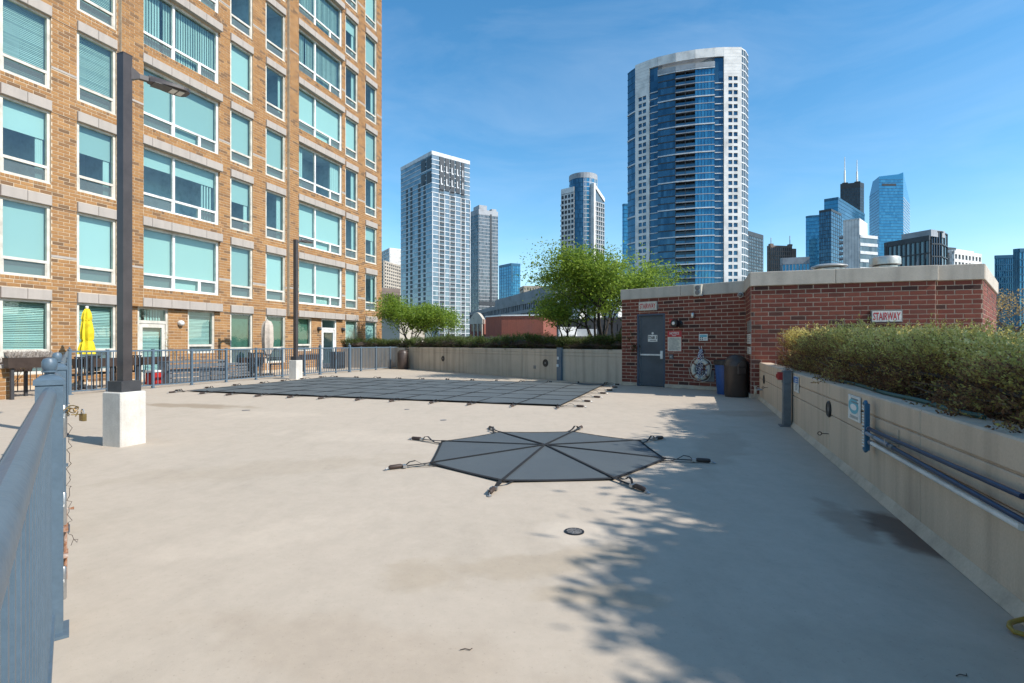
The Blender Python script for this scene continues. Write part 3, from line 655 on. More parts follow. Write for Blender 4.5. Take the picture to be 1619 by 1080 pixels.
m.quad(WD.pt(DU0, 0, DZ), WD.pt(DU1, 0, DZ), WD.pt(DU1, -.12, DZ), WD.pt(DU0, -.12, DZ))
build(m, 'wall', m_mort_r, stair)
SB = []
C1 = .1016
for a, b, za, zb in brick_list(0, 3.67, .10, ZC, [(DU0, DU1, -.01, DZ)], C=(ZC-.10)/25): SB.append((WD, 0., a, b, za, zb))
for fr, L_ in ((W2, LW2), (W3, L3), (W4, L4), (W5, L5)):
    for a, b, za, zb in brick_list(0, L_, .10, ZC, [], C=(ZC-.10)/25, off=.07): SB.append((fr, 0., a, b, za, zb))
def sc2(b):
    p = b[0].pt((b[2]+b[3])/2, 0, (b[4]+b[5])/2)
    if b[0] in (W3, W4, W5) and p.z < 1.62: return -1
    vx = Vector((p.x, p.y)).normalized(); return (b[3]-b[2])/p.y*abs(vx.dot(b[0].n))
SB.sort(key=sc2, reverse=True)
brick_objects(SB[:298], stair, m_brick_r, mort=.0084)
put('brickwork', bricks_mesh('brickwork', SB[298:], None, m_brick_r, .0084), (0, 0, 0), stair, kind='stuff')
# concrete kerb under the brick
def run(fr, a, b, n0, n1, z0, z1, nm, mt, par):
    mm = MB(); mm.cbox(fr, a, b, n0, n1, z0, z1, .008); return build(mm, nm, mt, par)
run(WD, -.0, DU0, .001, .035, 0, .10, 'kerb', m_toe, stair); run(WD, DU1, 3.63, .001, .035, 0, .10, 'kerb', m_toe, stair); run(W2, .035, LW2, .001, .03, 0, .10, 'kerb', m_toe, stair)
# coping stones (each face one or two lengths), roof
run(WD, -.03, 1.9, -.35, .035, ZC, ZTOP, 'coping_stone', m_cope, stair); run(WD, 1.905, 3.655, -.35, .035, ZC, ZTOP, 'coping_stone', m_cope, stair)
run(W2, -.02, LW2+.02, -.35, .035, ZC-.002, ZTOP+.004, 'coping_stone', m_cope, stair)
run(W3, -.02, 1.72, -.35, .045, ZC+.001, ZTOP+.012, 'coping_stone', m_cope, stair); run(W3, 1.726, L3+.03, -.35, .045, ZC+.001, ZTOP+.012, 'coping_stone', m_cope, stair)
run(W4, .03, L4+.02, -.30, .045, ZC+.003, ZTOP+.02, 'coping_stone', m_cope, stair); run(W5, 0.03, L5+.02, -.3, .045, ZC+.002, ZTOP+.016, 'coping_stone', m_cope, stair)
m = MB(); cen = Vector((6.9, 15.2)); m.prism([(p+(cen-p)*.06) for p in foot], ZTOP-.15, ZTOP-.10); build(m, 'roof', m_roof, stair)
# door: frame, leaf, push bar, plates
f = MB(); e = .055
f.fbox(WD, DU0, DU0+e, -.12, .012, 0, DZ); f.fbox(WD, DU1-e, DU1, -.12, .012, 0, DZ); f.fbox(WD, DU0+e, DU1-e, -.12, .012, DZ-e, DZ); fo = build(f, 'door_frame', m_doorf, stair)
m = MB(); m.cbox(WD, DU0+e+.004, DU1-e-.004, -.10, -.055, .015, DZ-e-.004, .004); door = build(m, 'door', m_doorp, stair)
m = MB(); m.fbox(WD, DU0+e, DU0+e+.02, -.055, -.043, .02, DZ-e-.01); build(m, 'hinge', m_steel, door)
m = MB(); zb = WD.hit(1030, 561)[1]; m.fbox(WD, DU0+.1, DU1-e-.10, -.05, -.01, zb-.022, zb+.022); m.cbox(WD, DU1-e-.105, DU1-e-.02, -.054, .0, zb-.12, zb+.12, .01); build(m, 'push_bar', m_signw, door)
m = MB(); zs = WD.hit(1031, 535)[1]; um = WD.U(1032, -.055)
m.fbox(WD, um-.15, um+.15, -.055, -.049, zs-.10, zs+.10); o = build(m, 'plaque', m_signw, door)
put_text('STAIR 3', .125, m_blk, WD, um, -.046, zs+.025, o, .27, bold=.003); mm = MB(); [mm.fbox(WD, um-.09+i*.04, um-.06+i*.04, -.049, -.047, zs-.07, zs-.05) for i in range(5)]; build(mm, 'printed_line', m_blk, o)
m = MB(); m.lathe([(.035, 0), (.035, .006)], WD.pt(um, -.055, zs+.15), 14, 0, (WD.n.x, WD.n.y, 0)); build(m, 'round_plate', m_signw, door)

def sign(name, fr, px0, px1, py0, py1, lab, cat, face, edge=None, border=.012, depth=.012, n=.014, group=None):
    u0, u1 = fr.U(px0, n), fr.U(px1, n); u0, u1 = min(u0, u1), max(u0, u1); pm = (px0+px1)/2
    z1, z0 = fr.hit(pm, py0, n)[1], fr.hit(pm, py1, n)[1]
    t = thing(name, fr.pt((u0+u1)/2, n, z0), lab, cat, group)
    mm = MB(); mm.cbox(fr, u0, u1, n-.006, n+depth, z0, z1, .003); build(mm, 'backing', edge or face, t)
    if edge: mm = MB(); mm.fbox(fr, u0+border, u1-border, n+depth, n+depth+.003, z0+border, z1-border); build(mm, 'face', face, t)
    return t, u0, u1, z0, z1, n+depth+(.003 if edge else 0)
def strips(fr, u0, u1, z0, z1, n, k, mt, t, nm='printed_line', fill=.4):
    mm = MB(); s = (z1-z0)/k
    for i in range(k):
        zc = z1-(i+.5)*s; a = u0+random.uniform(0, .06)*(u1-u0); b = u1-random.uniform(0, .25)*(u1-u0); x = a
        while x < b-.01:                                             # broken into word-like runs
            y = min(b, x+random.uniform(.018, .05)); mm.fbox(fr, x, y, n, n+.0015, zc-s*fill/2, zc+s*fill/2); x = y+.008
    build(mm, nm, mt, t)
t, a, b, c, d, n = sign('stairway_sign', WD, 1011, 1039.5, 477, 491, 'faded STAIRWAY sign above the grey stair door', 'sign', m_signc, m_cope, .012, .05, .012, group=None)
put_text('STAIRWAY', .21, m_red, WD, (a+b)/2, n, (c+d)/2, t, (b-a)*.88, bold=.004)
t, a, b, c, d, n = sign('stairway_sign', W3, 1376, 1426, 490.5, 510, 'grey framed STAIRWAY sign on the brick wall over the hedge', 'sign', m_signw, m_grey, .022, .05)
put_text('STAIRWAY', .235, m_red, W3, (a+b)/2, n, (c+d)/2, t, (b-a)*.86, bold=.004)
t, a, b, c, d, n = sign('notice_board', WD, 1055.5, 1078, 523, 556, 'NOTICE sign with red heading beside the stair door', 'sign', m_signc, m_red, .01, .012)
hd = MB(); hz = d-(d-c)*.30; hd.fbox(WD, a+.012, b-.012, n, n+.002, hz, d-.012); build(hd, 'heading_panel', m_red, t)
put_text('NOTICE', .10, m_signw, WD, (a+b)/2, n+.003, hz+(d-hz)*.60, t, (b-a)*.66, bold=.003)
strips(WD, a+.05, b-.05, c+.04, hz-.03, n, 11, m_txt, t); mm = MB(); mm.fbox(WD, (a+b)/2-.07, (a+b)/2+.05, n+.002, n+.003, hz+.03, hz+.045); build(mm, 'printed_line', m_signw, t)
t, a, b, c, d, n = sign('pictogram_sign', WD, 1105, 1119.5, 528, 539, 'small white pictogram sign above the life ring', 'sign', m_signw, m_grey, .006, .01)
mm = MB(); mm.fbox(WD, a+.03, b-.03, n, n+.002, d-.085, d-.03); build(mm, 'heading_panel', m_steal, t)
mm = MB()
for i in range(2):
    for j in range(2): mm.fbox(WD, a+.03+i*.055, a+.065+i*.055, n, n+.002, c+.02+j*.05, c+.05+j*.05)
build(mm, 'pictogram', m_blk, t); strips(WD, a+.14, b-.03, c+.03, d-.10, n, 3, m_txt, t)
# little wall fittings on the door wall
def fitting(name, fr, px, py, lab, cat, *parts):
    u, z = fr.hit(px, py); t = thing(name, fr.pt(u, 0, z), lab, cat)
    for nm, fn, mt in parts:
        mm = MB(); fn(mm, u, z); build(mm, nm, mt, t)
    return t
nD = (WD.n.x, WD.n.y, 0)
fitting('alarm_box', WD, 1062.5, 508, 'dull red alarm box beside the black flood lamp', 'alarm', ('casing', lambda m, u, z: m.cbox(WD, u-.06, u+.06, .004, .05, z-.07, z+.06, .01), m_redd), ('cover', lambda m, u, z: m.cbox(WD, u-.035, u+.035, .05, .06, z-.04, z+.03, .004), m_red))
fitting('flood_lamp', WD, 1075.5, 512, 'black round flood lamp right of the stair door', 'lamp', ('base', lambda m, u, z: m.lathe([(.085, 0), (.085, .03), (.04, .05), (.04, .09)], WD.pt(u, .006, z), 16, 0, nD), m_black),
    ('head', lambda m, u, z: m.lathe([(.03, 0), (.10, .03), (.12, .12), (.115, .20), (.10, .205)], WD.pt(u-.02, .08, z), 18, 0, (WD.n.x-.5, WD.n.y, .05)), m_black),
    ('lens', lambda m, u, z: m.lathe([(.05, 0), (.045, .02), (.02, .03), (.0, .032)], WD.pt(u-.02, .08, z)+Vector((WD.n.x-.5, WD.n.y, .05)).normalized()*.205, 14, 0, (WD.n.x-.5, WD.n.y, .05)), m_lens))
fitting('door_sensor', WD, 1096.5, 499, 'small pale sensor cylinder high on the red brick', 'sensor', ('body', lambda m, u, z: m.lathe([(.045, -.07), (.05, -.06), (.05, .06), (.045, .07)], WD.pt(u, .06, z), 14), m_steel), ('bracket', lambda m, u, z: m.fbox(WD, u-.03, u+.03, .005, .05, z-.04, z+.04), m_grey))
fitting('call_button', WD, 1062, 564, 'small grey call button box below the notice sign', 'button', ('casing', lambda m, u, z: m.cbox(WD, u-.055, u+.055, .004, .05, z-.065, z+.065, .008), m_box), ('button', lambda m, u, z: m.lathe([(.02, 0), (.018, .012)], WD.pt(u, .05, z), 12, 0, nD), m_steel))
fitting('speaker_box', WD, 1105.5, 459, 'pale grey speaker box fixed to the coping over the door wall', 'speaker', ('casing', lambda m, u, z: m.cbox(WD, u-.115, u+.115, .037, .13, z-.17, z+.15, .015), m_signc), ('grille', lambda m, u, z: [m.lathe([(.07, 0), (.05, .012), (0, .012)], WD.pt(u, .13, z+k), 14, 0, nD) for k in (.06, -.07)], m_grey))
fitting('security_camera', WD, 1171.5, 466.5, 'white dome camera in the corner under the coping', 'camera', ('base', lambda m, u, z: m.lathe([(.07, 0), (.075, .04)], WD.pt(u, .005, z), 16, 0, nD), m_white), ('dome', lambda m, u, z: m.lathe([(.06, 0), (.058, .03), (.04, .06), (0, .07)], WD.pt(u, .045, z), 16, 0, nD), m_grey))
# narrow plates on the short return wall
for py0, py1, lab in ((507, 526, 'upper narrow grey plate on the short return wall'), (527.5, 544, 'narrow white plate on the short return wall'), (548, 560, 'lower slim white plate on the short return wall')):
    t, a, b, c, d, n = sign('wall_plate', W2, 1182, 1187.6, py0, py1, lab, 'sign', m_signw if py0 > 510 else m_grey, m_grey, .01, .01)
    strips(W2, min(a, b)+.05, max(a, b)-.05, c+.03, d-.03, n, 4, m_txt, t)
# roof ventilators
for px, py0, py1, wpx, lab, tall in ((1311, 418, 428, 52, 'low dished metal ventilator on the stair house roof', 0), (1399, 407, 423, 42, 'tall drum shaped metal ventilator on the stair house roof', 1)):
    d = 12.7 if tall else 13.4; p = PX(px, d); z0 = ZTOP-.13; z1 = ZY(py0, d); r = wpx/2/F*d
    t = thing('roof_ventilator', (p.x, p.y, z0), lab, 'ventilator')
    mm = MB(); mm.lathe([(r*.8, z0-.0), (r*.8, z1-(.22 if tall else .12))], (p.x, p.y, 0), 28); build(mm, 'curb', m_galv, t)
    mm = MB(); h_ = .20 if tall else .10
    prof = [(r*.82, z1-h_), (r, z1-h_+.012), (r, z1-.05), (r*.97, z1-.015), (r*.9, z1), (0, z1+.01)] if tall else [(r*.85, z1-h_), (r*1.0, z1-h_+.03), (r*.96, z1-.045), (r*.7, z1-.012), (0, z1)]
    mm.lathe(prof, (p.x, p.y, 0), 32); build(mm, 'hood', m_galv, t)

# ================================================================== PLANTER WALLS
WR = Fr((1.566, 0), D1, (-.9465, .3226)); ZR = .84
rw = thing('planter_wall', WR.pt(5, 0, 0), 'long tan concrete planter wall below the juniper hedge', 'wall')
cuts = [-3, WR.U(1619)-.9, WR.U(1455), WR.U(1311.5), WR.U(1248.5), 13.02]; cuts = [-3., 1.0, WR.U(1455), WR.U(1311.5), WR.U(1248), 13.02]
gro = [(.655, .675), (.475, .495)]                                     # the two grooves
for i in range(len(cuts)-1):
    a, b = cuts[i]+.004, cuts[i+1]-.004; mm = MB()
    mm.cbox(WR, a, b, -.24, 0, gro[0][1]-.006, ZR, .012); mm.cbox(WR, a, b, -.24, 0, gro[1][1]-.006, gro[0][0]+.006, .006); mm.cbox(WR, a, b, -.24, 0, 0, gro[1][0]+.006, .006)
    mm.fbox(WR, a, b, -.24, -.018, gro[0][0], gro[0][1]); mm.fbox(WR, a, b, -.24, -.018, gro[1][0], gro[1][1])
    build(mm, 'panel', m_conc, rw)
mm = MB(); mm.fbox(WR, -3, 13, -3.2, -.24, .0, ZR-.06); build(mm, 'soil_bed', m_soil, rw)
mm = MB(); mm.add([WR.pt(-3, .001, 0.001), WR.pt(13, .001, 0.001), WR.pt(13, .001, .075), WR.pt(-3, .001, .075), WR.pt(-3, .045, .003), WR.pt(13, .045, .003)], [(0, 1, 5, 4), (4, 5, 2, 3)]); build(mm, 'toe_fillet', m_toe, rw)
WB = Fr((-5.18, 26.4), (.647, -.7625), (-.7625, -.647)); LB_ = WB.U(983.8); ZB = 1.085
bw = thing('planter_wall', WB.pt(6, 0, 0), 'stained concrete planter wall behind the pool cover', 'wall')
bc = [0., 4.2, 8.6, WB.U(884), LB_-.01]
for i in range(4):
    a, b = bc[i]+.004, bc[i+1]-.004; mm = MB()
    mm.cbox(WB, a, b, -.25, 0, .965, ZB, .01); mm.cbox(WB, a, b, -.25, 0, .86, .955, .006); mm.cbox(WB, a, b, -.25, 0, 0, .85, .008); mm.fbox(WB, a, b, -.25, -.015, .955, .965); mm.fbox(WB, a, b, -.25, -.015, .85, .86)
    build(mm, 'panel', m_conc_back, bw)
mm = MB(); mm.fbox(WB, 0, LB_+.6, -2.6, -.25, 0, ZB-.06); build(mm, 'soil_bed', m_soil, bw)
u = WB.U(886.5); mm = MB(); mm.fbox(WB, u-.10, u+.10, .004, .10, 0, ZB+.05); post = build(mm, 'steel_post', m_rail, bw)
mm = MB(); [mm.cbox(WB, u-.10+k*.02, u-.02+k*.02, .10, .14, .2+k*.26, .30+k*.26, .01) for k in (1, 2)]; build(mm, 'latch', m_white, post)
WC = Fr((-8.9, 27.9), Vector((-5.3, 26.55))-Vector((-8.9, 27.9)), (-.35, -.93)); LC = 3.84
cw = thing('planter_wall', WC.pt(2, 0, 0), 'short concrete planter wall seen through the railing by the apartment corner', 'wall')
mm = MB(); mm.cbox(WC, -.6, LC-.1, -.25, 0, 0, ZB-.03, .01); build(mm, 'panel', m_conc_back, cw); mm = MB(); mm.fbox(WC, -.5, LC-.1, -2, -.25, 0, ZB-.1); build(mm, 'soil_bed', m_soil, cw)
# ================================================================== RAILINGS
FB = Vector((-6.07, 26.28)); FA0 = Vector((-11.02, 13.17)); FF = Fr(FA0, FB-FA0, (.93, -.36)); FF.n = Vector((FF.d.y, -FF.d.x))
RT = 1.10
def picket_mesh(z0, z1, r=.0095):
    m = MB(); m.box(-r, r, -r, r, z0, z1); return m.mesh('picket', m_rail)
PM = picket_mesh(.10, RT-.045)
def cap(m, c, zt, r=.055):
    """post cap with a ball finial"""
    k = r/.052
    vs = [Vector((c.x+x*r*q, c.y+y*r*q, zt+h*k)) for q, h in ((1.0, 0), (.62, .018), (.40, .022)) for x, y in cap.sq]
    m.add(vs, [(i+j*4, (i+1) % 4+j*4, (i+1) % 4+j*4+4, i+j*4+4) for j in (0, 1) for i in range(4)]+[(8, 9, 10, 11)])
    m.lathe([(r*.42, .020*k), (r*.34, .026*k), (r*.36, .032*k), (r*.55, .034*k), (r*.55, .039*k), (r*.42, .041*k), (r*.48, .046*k), (r*.54, .058*k), (r*.555, .070*k), (r*.52, .082*k), (r*.42, .094*k), (r*.2, .099*k), (0, .10*k)], (c.x, c.y, zt), 20, 0)
def square_post(fr, u, parent, w=.035, h=RT+.01, ball=False, foot=True):
    m = MB(); m.fbox(fr, u-w, u+w, -w, w, .0, h); o = build(m, 'post', m_rail, parent)
    if foot: m = MB(); m.fbox(fr, u-w-.035, u+w+.035, -w-.02, w+.02, .001, .014); build(m, 'foot_plate', m_rail, o)
    m = MB(); c = fr.pt(u, 0, 0); cap.sq = [fr.d*a+fr.n*b for a, b in ((-1, -1), (1, -1), (1, 1), (-1, 1))]
    if ball:
        m.fbox(fr, u-w-.006, u+w+.006, -w-.006, w+.006, h, h+.022); cap(m, c, h+.0222, w+.004)
    else: m.fbox(fr, u-w-.006, u+w+.006, -w-.006, w+.006, h, h+.014)
    build(m, 'post_cap', m_rail, o); return o
def rail_run(fr, u0, u1, parent, top=RT, bot=.10, gap=.112, hw=.028, hh=.042, pm=None):
    m = MB(); m.fbox(fr, u0, u1, -hw, hw, top-hh, top); build(m, 'top_rail', m_rail, parent)
    m = MB(); m.fbox(fr, u0, u1, -.018, .018, bot-.03, bot); build(m, 'bottom_rail', m_rail, parent)
    n = max(1, int(round((u1-u0)/gap)))
    for i in range(1, n):
        p = fr.pt(u0+(u1-u0)*i/n, 0, 0); put('picket', pm or PM, p, parent, fr.ang())
U = lambda px: FF.U(px)
ff = thing('railing', FF.pt(4, 0, 0), 'long blue grey metal railing between the pool deck and the patios', 'railing')
ps = [U(p) for p in (110, 170, 241.7, 303, 357.5, 404.7, 446.4, 481.5, 506)]
for i, u in enumerate(ps): square_post(FF, u, ff, .030 if i < 8 else .042, RT+.01 if i < 8 else RT+.06, ball=(i in (0, 8)))
for a, b in zip(ps[:-1], ps[1:]): rail_run(FF, a+.03, b-.03, ff)
fg = thing('gate', FF.pt(U(520), 0, 0), 'blue grey metal gate in front of the white framed door', 'gate')
mid = U(531); rail_run(FF, ps[-1]+.07, mid-.035, fg); square_post(FF, mid, fg, .026, RT, foot=False); rail_run(FF, mid+.03, U(552.5)-.07, fg)
m = MB(); m.fbox(FF, mid-.10, mid-.03, -.04, .05, .62, .80); build(m, 'latch', m_polebase, fg)
ff2 = thing('railing', FF.pt(U(590), 0, 0), 'short blue grey railing between the gate and the concrete planter', 'railing')
ps2 = [U(p) for p in (552.5, 570.5, 594.3, 616.8, 630.5)]
for i, u in enumerate(ps2): square_post(FF, u, ff2, .045 if i == 0 else .030, RT+.06 if i in (0, 4) else RT+.01, ball=(i in (0, 4)))
for a, b in zip(ps2[:-1], ps2[1:]): rail_run(FF, a+.03, b-.03, ff2)

# near fence: passes right beside the camera
dn = Vector((-.6407, .7678)); FN = Fr((-2.058, 2.35), dn, (.7678, .6407))
RN = 1.105
def round_rail(fr, u0, u1, z, parent):
    prof = [(-.024, -.03), (.024, -.03), (.026, -.012), (.023, .006), (.013, .020), (0, .025), (-.013, .020), (-.023, .006), (-.026, -.012)]
    m = MB(); k = len(prof); vs = [fr.pt(u0, n, z+h) for n, h in prof]+[fr.pt(u1, n, z+h) for n, h in prof]
    m.add(vs, [(i, (i+1) % k, k+(i+1) % k, k+i) for i in range(k)]+[tuple(range(k-1, -1, -1)), tuple(range(k, 2*k))], 0, None, True); build(m, 'top_rail', m_rail, parent)
PN = picket_mesh(.10, RN-.03, .0115)
def near_panel(u0, u1, parent, gap=.112):
    round_rail(FN, u0, u1, RN-.025, parent)
    m = MB(); m.fbox(FN, u0, u1, -.02, .02, .07, .105); build(m, 'bottom_rail', m_rail, parent)
    n = int(round((u1-u0)/gap))
    for i in range(1, n): put('picket', PN, FN.pt(u0+(u1-u0)*i/n, 0, 0), parent, FN.ang())
LEN = (FA0-FN.o).length
nf = thing('railing', FN.pt(-1.2, 0, 0), 'blue grey rounded top railing running in from the bottom left corner', 'railing')
o = square_post(FN, 0, nf, .047, 1.114, ball=True); near_panel(-3.4, -.045, nf)
G1 = 1.68
ng = thing('gate', FN.pt(.8, 0, 0), 'closed blue grey gate with steel hinges and a padlocked chain', 'gate')
for u in (.085, G1-.085):
    m = MB(); m.fbox(FN, u-.028, u+.028, -.026, .026, .06, RN-.05); build(m, 'stile', m_rail, ng)
near_panel(.113, G1-.113, ng)
for z in (.94, .54, .20):
    m = MB(); c = FN.pt(.052, .047, z); m.lathe([(.008, -.075), (.0115, -.07), (.0115, .07), (.008, .075)], c, 12); m.fbox(FN, .0, .045, .028, .05, z-.02, z+.02); m.fbox(FN, .06, .10, .028, .045, z-.02, z+.02); build(m, 'hinge', m_steel, ng)
# drop bolt, rusty
m = MB(); c = FN.pt(.62, .05, 0); m.tube([(c.x, c.y, .02), (c.x, c.y, .40), (c.x+.03, c.y+.02, .40)], .008, 8)
for z in (.16, .30): m.fbox(FN, .57, .67, .02, .062, z-.01, z+.01)
build(m, 'drop_bolt', m_rust, ng)
nf2 = thing('railing', FN.pt(G1+4, 0, 0), 'blue grey railing from the padlocked gate back to the patio corner', 'railing')
square_post(FN, G1, nf2, .047, 1.114, ball=True)
uu = G1+.045
for i in range(5):
    a, b = uu+i*(LEN-uu)/5, uu+(i+1)*(LEN-uu)/5-.0; near_panel(a+.03, b-.03, nf2)
    if i < 4: square_post(FN, b, nf2, .03, 1.075)
# chain and padlock
ch = thing('padlock_chain', FN.pt(.10, .07, 1.0), 'brass padlock on a tangled chain hanging from the near gate', 'padlock')
random.seed(5)
def link(c, a1, a2):
    m_ = []; a1 = a1.normalized(); a2 = (a2-a1*a2.dot(a1)).normalized()
    for k in range(8):
        an = k*math.pi/4; m_.append(c+a1*math.cos(an)*.017+a2*math.sin(an)*.009)
    return m_
m = MB(); p0 = FN.pt(.05, .06, .985)
for i in range(13):
    c = p0+Vector((FN.n.x, FN.n.y, 0))*(.0+.038*math.sin(i*.5)*.9)+Vector((0, 0, .018*math.cos(i*1.3)))+Vector((FN.d.x, FN.d.y, 0))*(.006*i-.03)
    m.tube(link(c, Vector((random.uniform(-1, 1), random.uniform(-1, 1), random.uniform(-.6, .6))), Vector((random.random(), .3, random.random()))), .0024, 5, closed=True)
build(m, 'chain', m_brass, ch)
m = MB(); c = p0+Vector((FN.n.x*.055, FN.n.y*.055, -.030)); f2 = Fr((c.x, c.y), (.9, -.45), (-.45, -.9)); m.cbox(f2, -.016, .016, -.009, .009, c.z-.02, c.z+.014, .004)
build(m, 'padlock_body', m_brass, ch); m = MB(); m.tube([c+Vector((f2.d.x*x, f2.d.y*x, z)) for x, z in ((-.010, .012), (-.010, .026), (-.005, .034), (.005, .034), (.010, .026), (.010, .012))], .003, 6); build(m, 'shackle', m_steel, ch)
cb = thing('wire_tether', FN.pt(.3, .08, .2), 'thin kinked wire dangling below the brass padlock', 'wire')
pts = []; z = .93; k = 0
while z > .36:
    pts.append(FN.pt(.05+.03*math.sin(k*2.1)+k*.006, .066+.006*math.sin(k*1.7)+(.006 if k % 2 else -.004), z)); z -= random.uniform(.012, .03); k += 1
e = pts[-1]; pts += [e+Vector((.008, .0, -.02)), e+Vector((.024, .0, -.035)), e+Vector((.028, .0, -.02)), e+Vector((.006, .0, -.022)), e+Vector((-.006, 0, -.05))]
m = MB(); m.tube(pts, .0013, 5); build(m, 'wire', m_spring, cb)

# ================================================================== LAMP POSTS
def lamp_post(c, label, ang, top, small=False):
    """square steel pole on a concrete plinth; the arm points along ang"""
    c = Vector(c); t = thing('lamp_post', (c.x, c.y, 0), label, 'lamp post', 'lamp posts on the pool deck')
    fr = Fr(c, D2, (-D1.x, -D1.y)); w_ = .165; hp = .68
    m = MB(); P = fr.pt; e = .012
    ring = lambda q, z: [P(-q+e, -q, z), P(q-e, -q, z), P(q, -q+e, z), P(q, q-e, z), P(q-e, q, z), P(-q+e, q, z), P(-q, q-e, z), P(-q, -q+e, z)]
    vs = ring(w_, 0)+ring(w_, hp-.012)+ring(w_-.012, hp); m.add(vs, [(i+k*8, (i+1) % 8+k*8, (i+1) % 8+k*8+8, i+k*8+8) for k in range(2) for i in range(8)]+[tuple(range(16, 24))]); m.v = m.v
    build(m, 'plinth', m_plinth, t)
    m = MB(); m.fbox(fr, -.125, .125, -.125, .125, hp+.001, hp+.135); build(m, 'base_cover', m_polebase, t)
    m = MB(); s = .058; m.fbox(fr, -s, s, -s, s, hp+.135, top); pole = build(m, 'pole', m_pole, t)
    m = MB(); m.fbox(fr, -s-.003, s+.003, -s-.003, s+.003, top, top+.008); build(m, 'pole_cap', m_pole, pole)
    m = MB(); m.lathe([(.03, 0), (.034, .018), (.02, .028), (0, .03)], fr.pt(-s, .0, hp+.42), 12, 0, (-D2.x, -D2.y, 0)); build(m, 'hand_hole_cover', m_pole, pole)
    d = Vector((math.cos(ang), math.sin(ang))); lf = Fr(c, d, (-d.y, d.x)); za = top-.20
    m = MB()
    if small:
        m.tube([lf.pt(.0, 0, top-.25), lf.pt(.06, 0, top-.08), lf.pt(.16, 0, top-.02), lf.pt(.30, 0, top+.0)], [.05, .045, .04, .035], 8)
    else:
        for i in range(1):
            q = [lf.pt(s, -.045, za-.10), lf.pt(s, .045, za-.10), lf.pt(s, .045, za+.07), lf.pt(s, -.045, za+.07), lf.pt(.16, -.03, za-.045), lf.pt(.16, .03, za-.045), lf.pt(.16, .03, za+.015), lf.pt(.16, -.03, za+.015), lf.pt(.34, -.035, za-.04), lf.pt(.34, .035, za-.04), lf.pt(.34, .035, za+.02), lf.pt(.34, -.035, za+.02)]
            m.add(q, [(0, 1, 2, 3)]+[(k*4+i, k*4+(i+1) % 4, k*4+4+(i+1) % 4, k*4+4+i) for k in range(2) for i in range(4)]+[(11, 10, 9, 8)])
    arm = build(m, 'arm', m_pole, t)
    x0, x1 = (.26, .74) if not small else (.24, .66); zb = za-.045 if not small else top-.02
    m = MB(); n = 14; outl = []
    for i in range(n+1):
        f = i/n; hw = .145*math.sin(min(1, .22+f*1.1)*math.pi*.5)*(1 if f < .8 else math.sqrt(max(0, 1-((f-.8)/.2)**2*.75)))
        outl.append((x0+(x1-x0)*f, hw))
    bt = [lf.pt(x, -h, zb) for x, h in outl]+[lf.pt(x, h, zb) for x, h in reversed(outl)]
    md = [lf.pt(x, -h*1.0, zb+.035) for x, h in outl]+[lf.pt(x, h*1.0, zb+.035) for x, h in reversed(outl)]
    tp = [lf.pt(x0+(x-x0)*.96, -h*.6, zb+.085-.03*i/n) for i, (x, h) in enumerate(outl)]+[lf.pt(x0+(x-x0)*.96, h*.6, zb+.085-.03*(n-i)/n) for i, (x, h) in enumerate(reversed(outl))]
    k = len(bt); m.add(bt+md+tp, [tuple(range(k-1, -1, -1)), tuple(range(2*k, 3*k))]+[(i+j*k, (i+1) % k+j*k, (i+1) % k+(j+1)*k, i+(j+1)*k) for j in (0, 1) for i in range(k)], 0, None)
    hd = build(m, 'lamp_head', m_pole, t)
    m = MB(); m.fbox(lf, x0+.05, x1-.06, -.10, .10, zb-.008, zb-.001); build(m, 'face_plate', m_lampface, hd)
    for i in range(2): m = MB(); m.fbox(lf, x1-.22+i*.085, x1-.22+i*.085+.065, -.075, .075, zb-.016, zb-.009); build(m, 'lens', m_lens, hd)
    return t
lamp_post((-4.956, 6.756), 'tall bronze lamp post on the near white concrete plinth', R(52), 4.98)
lamp_post((-7.72, 18.85), 'slim bronze lamp post behind the far corner of the pool cover', R(57), 4.97, True)

# ================================================================== POOL COVERS AND DRAINS
def strap_mesh(flip):
    """webbing tail, spring in its brown sleeve and the hook at the deck anchor, along +x"""
    m = MB(); w_ = .017; f = -1 if flip else 1
    def ribbon(pts, w, mi):
        for (a, b) in zip(pts[:-1], pts[1:]):
            m.hexa([(a[0], a[1]-w, a[2]), (b[0], b[1]-w, b[2]), (b[0], b[1]+w, b[2]), (a[0], a[1]+w, a[2]), (a[0], a[1]-w, a[2]+.004), (b[0], b[1]-w, b[2]+.004), (b[0], b[1]+w, b[2]+.004), (a[0], a[1]+w, a[2]+.004)], mi)
    ribbon([(-.05, 0, .024), (.10, 0, .018), (.30, 0, .018)], w_, 0)
    ribbon([(.28, 0, .022), (.24, .02*f, .06), (.18, .035*f, .07), (.12, .05*f, .035), (.05, .075*f, .012), (-.05+.1*0, .10*f, .008)], w_*.8, 0)
    m.hexa([(.27, -.032, .008), (.31, -.032, .008), (.31, .032, .008), (.27, .032, .008), (.27, -.032, .034), (.31, -.032, .034), (.31, .032, .034), (.27, .032, .034)], 2)
    m.tube([(.31, 0, .024), (.33, 0, .026), (.44, 0, .024), (.455, 0, .022)], [.016, .023, .023, .014], 10, 1)
    m.tube([(.455, 0, .022), (.48, 0, .018), (.492, .009, .012), (.485, .014, .01)], .005, 6, 2)
    m.lathe([(.022, .001), (.022, .006), (.014, .009), (0, .009)], (.49, .005, 0), 12, 2)
    return m.mesh('tie_strap', [m_strap, m_spring, m_steel])
SMS = [strap_mesh(False), strap_mesh(True)]
def add_strap(p, d, parent, sc=1.):
    d = Vector(d).normalized(); o = put('tie_strap', random.choice(SMS), (p[0], p[1], .003), parent, math.atan2(d.y, d.x)+random.uniform(-.10, .10)); o.scale = (sc*random.uniform(.92, 1.1),)*2+(1,)
PO = Vector((.99, 10.73)); PL, PW = 10.16, 5.85
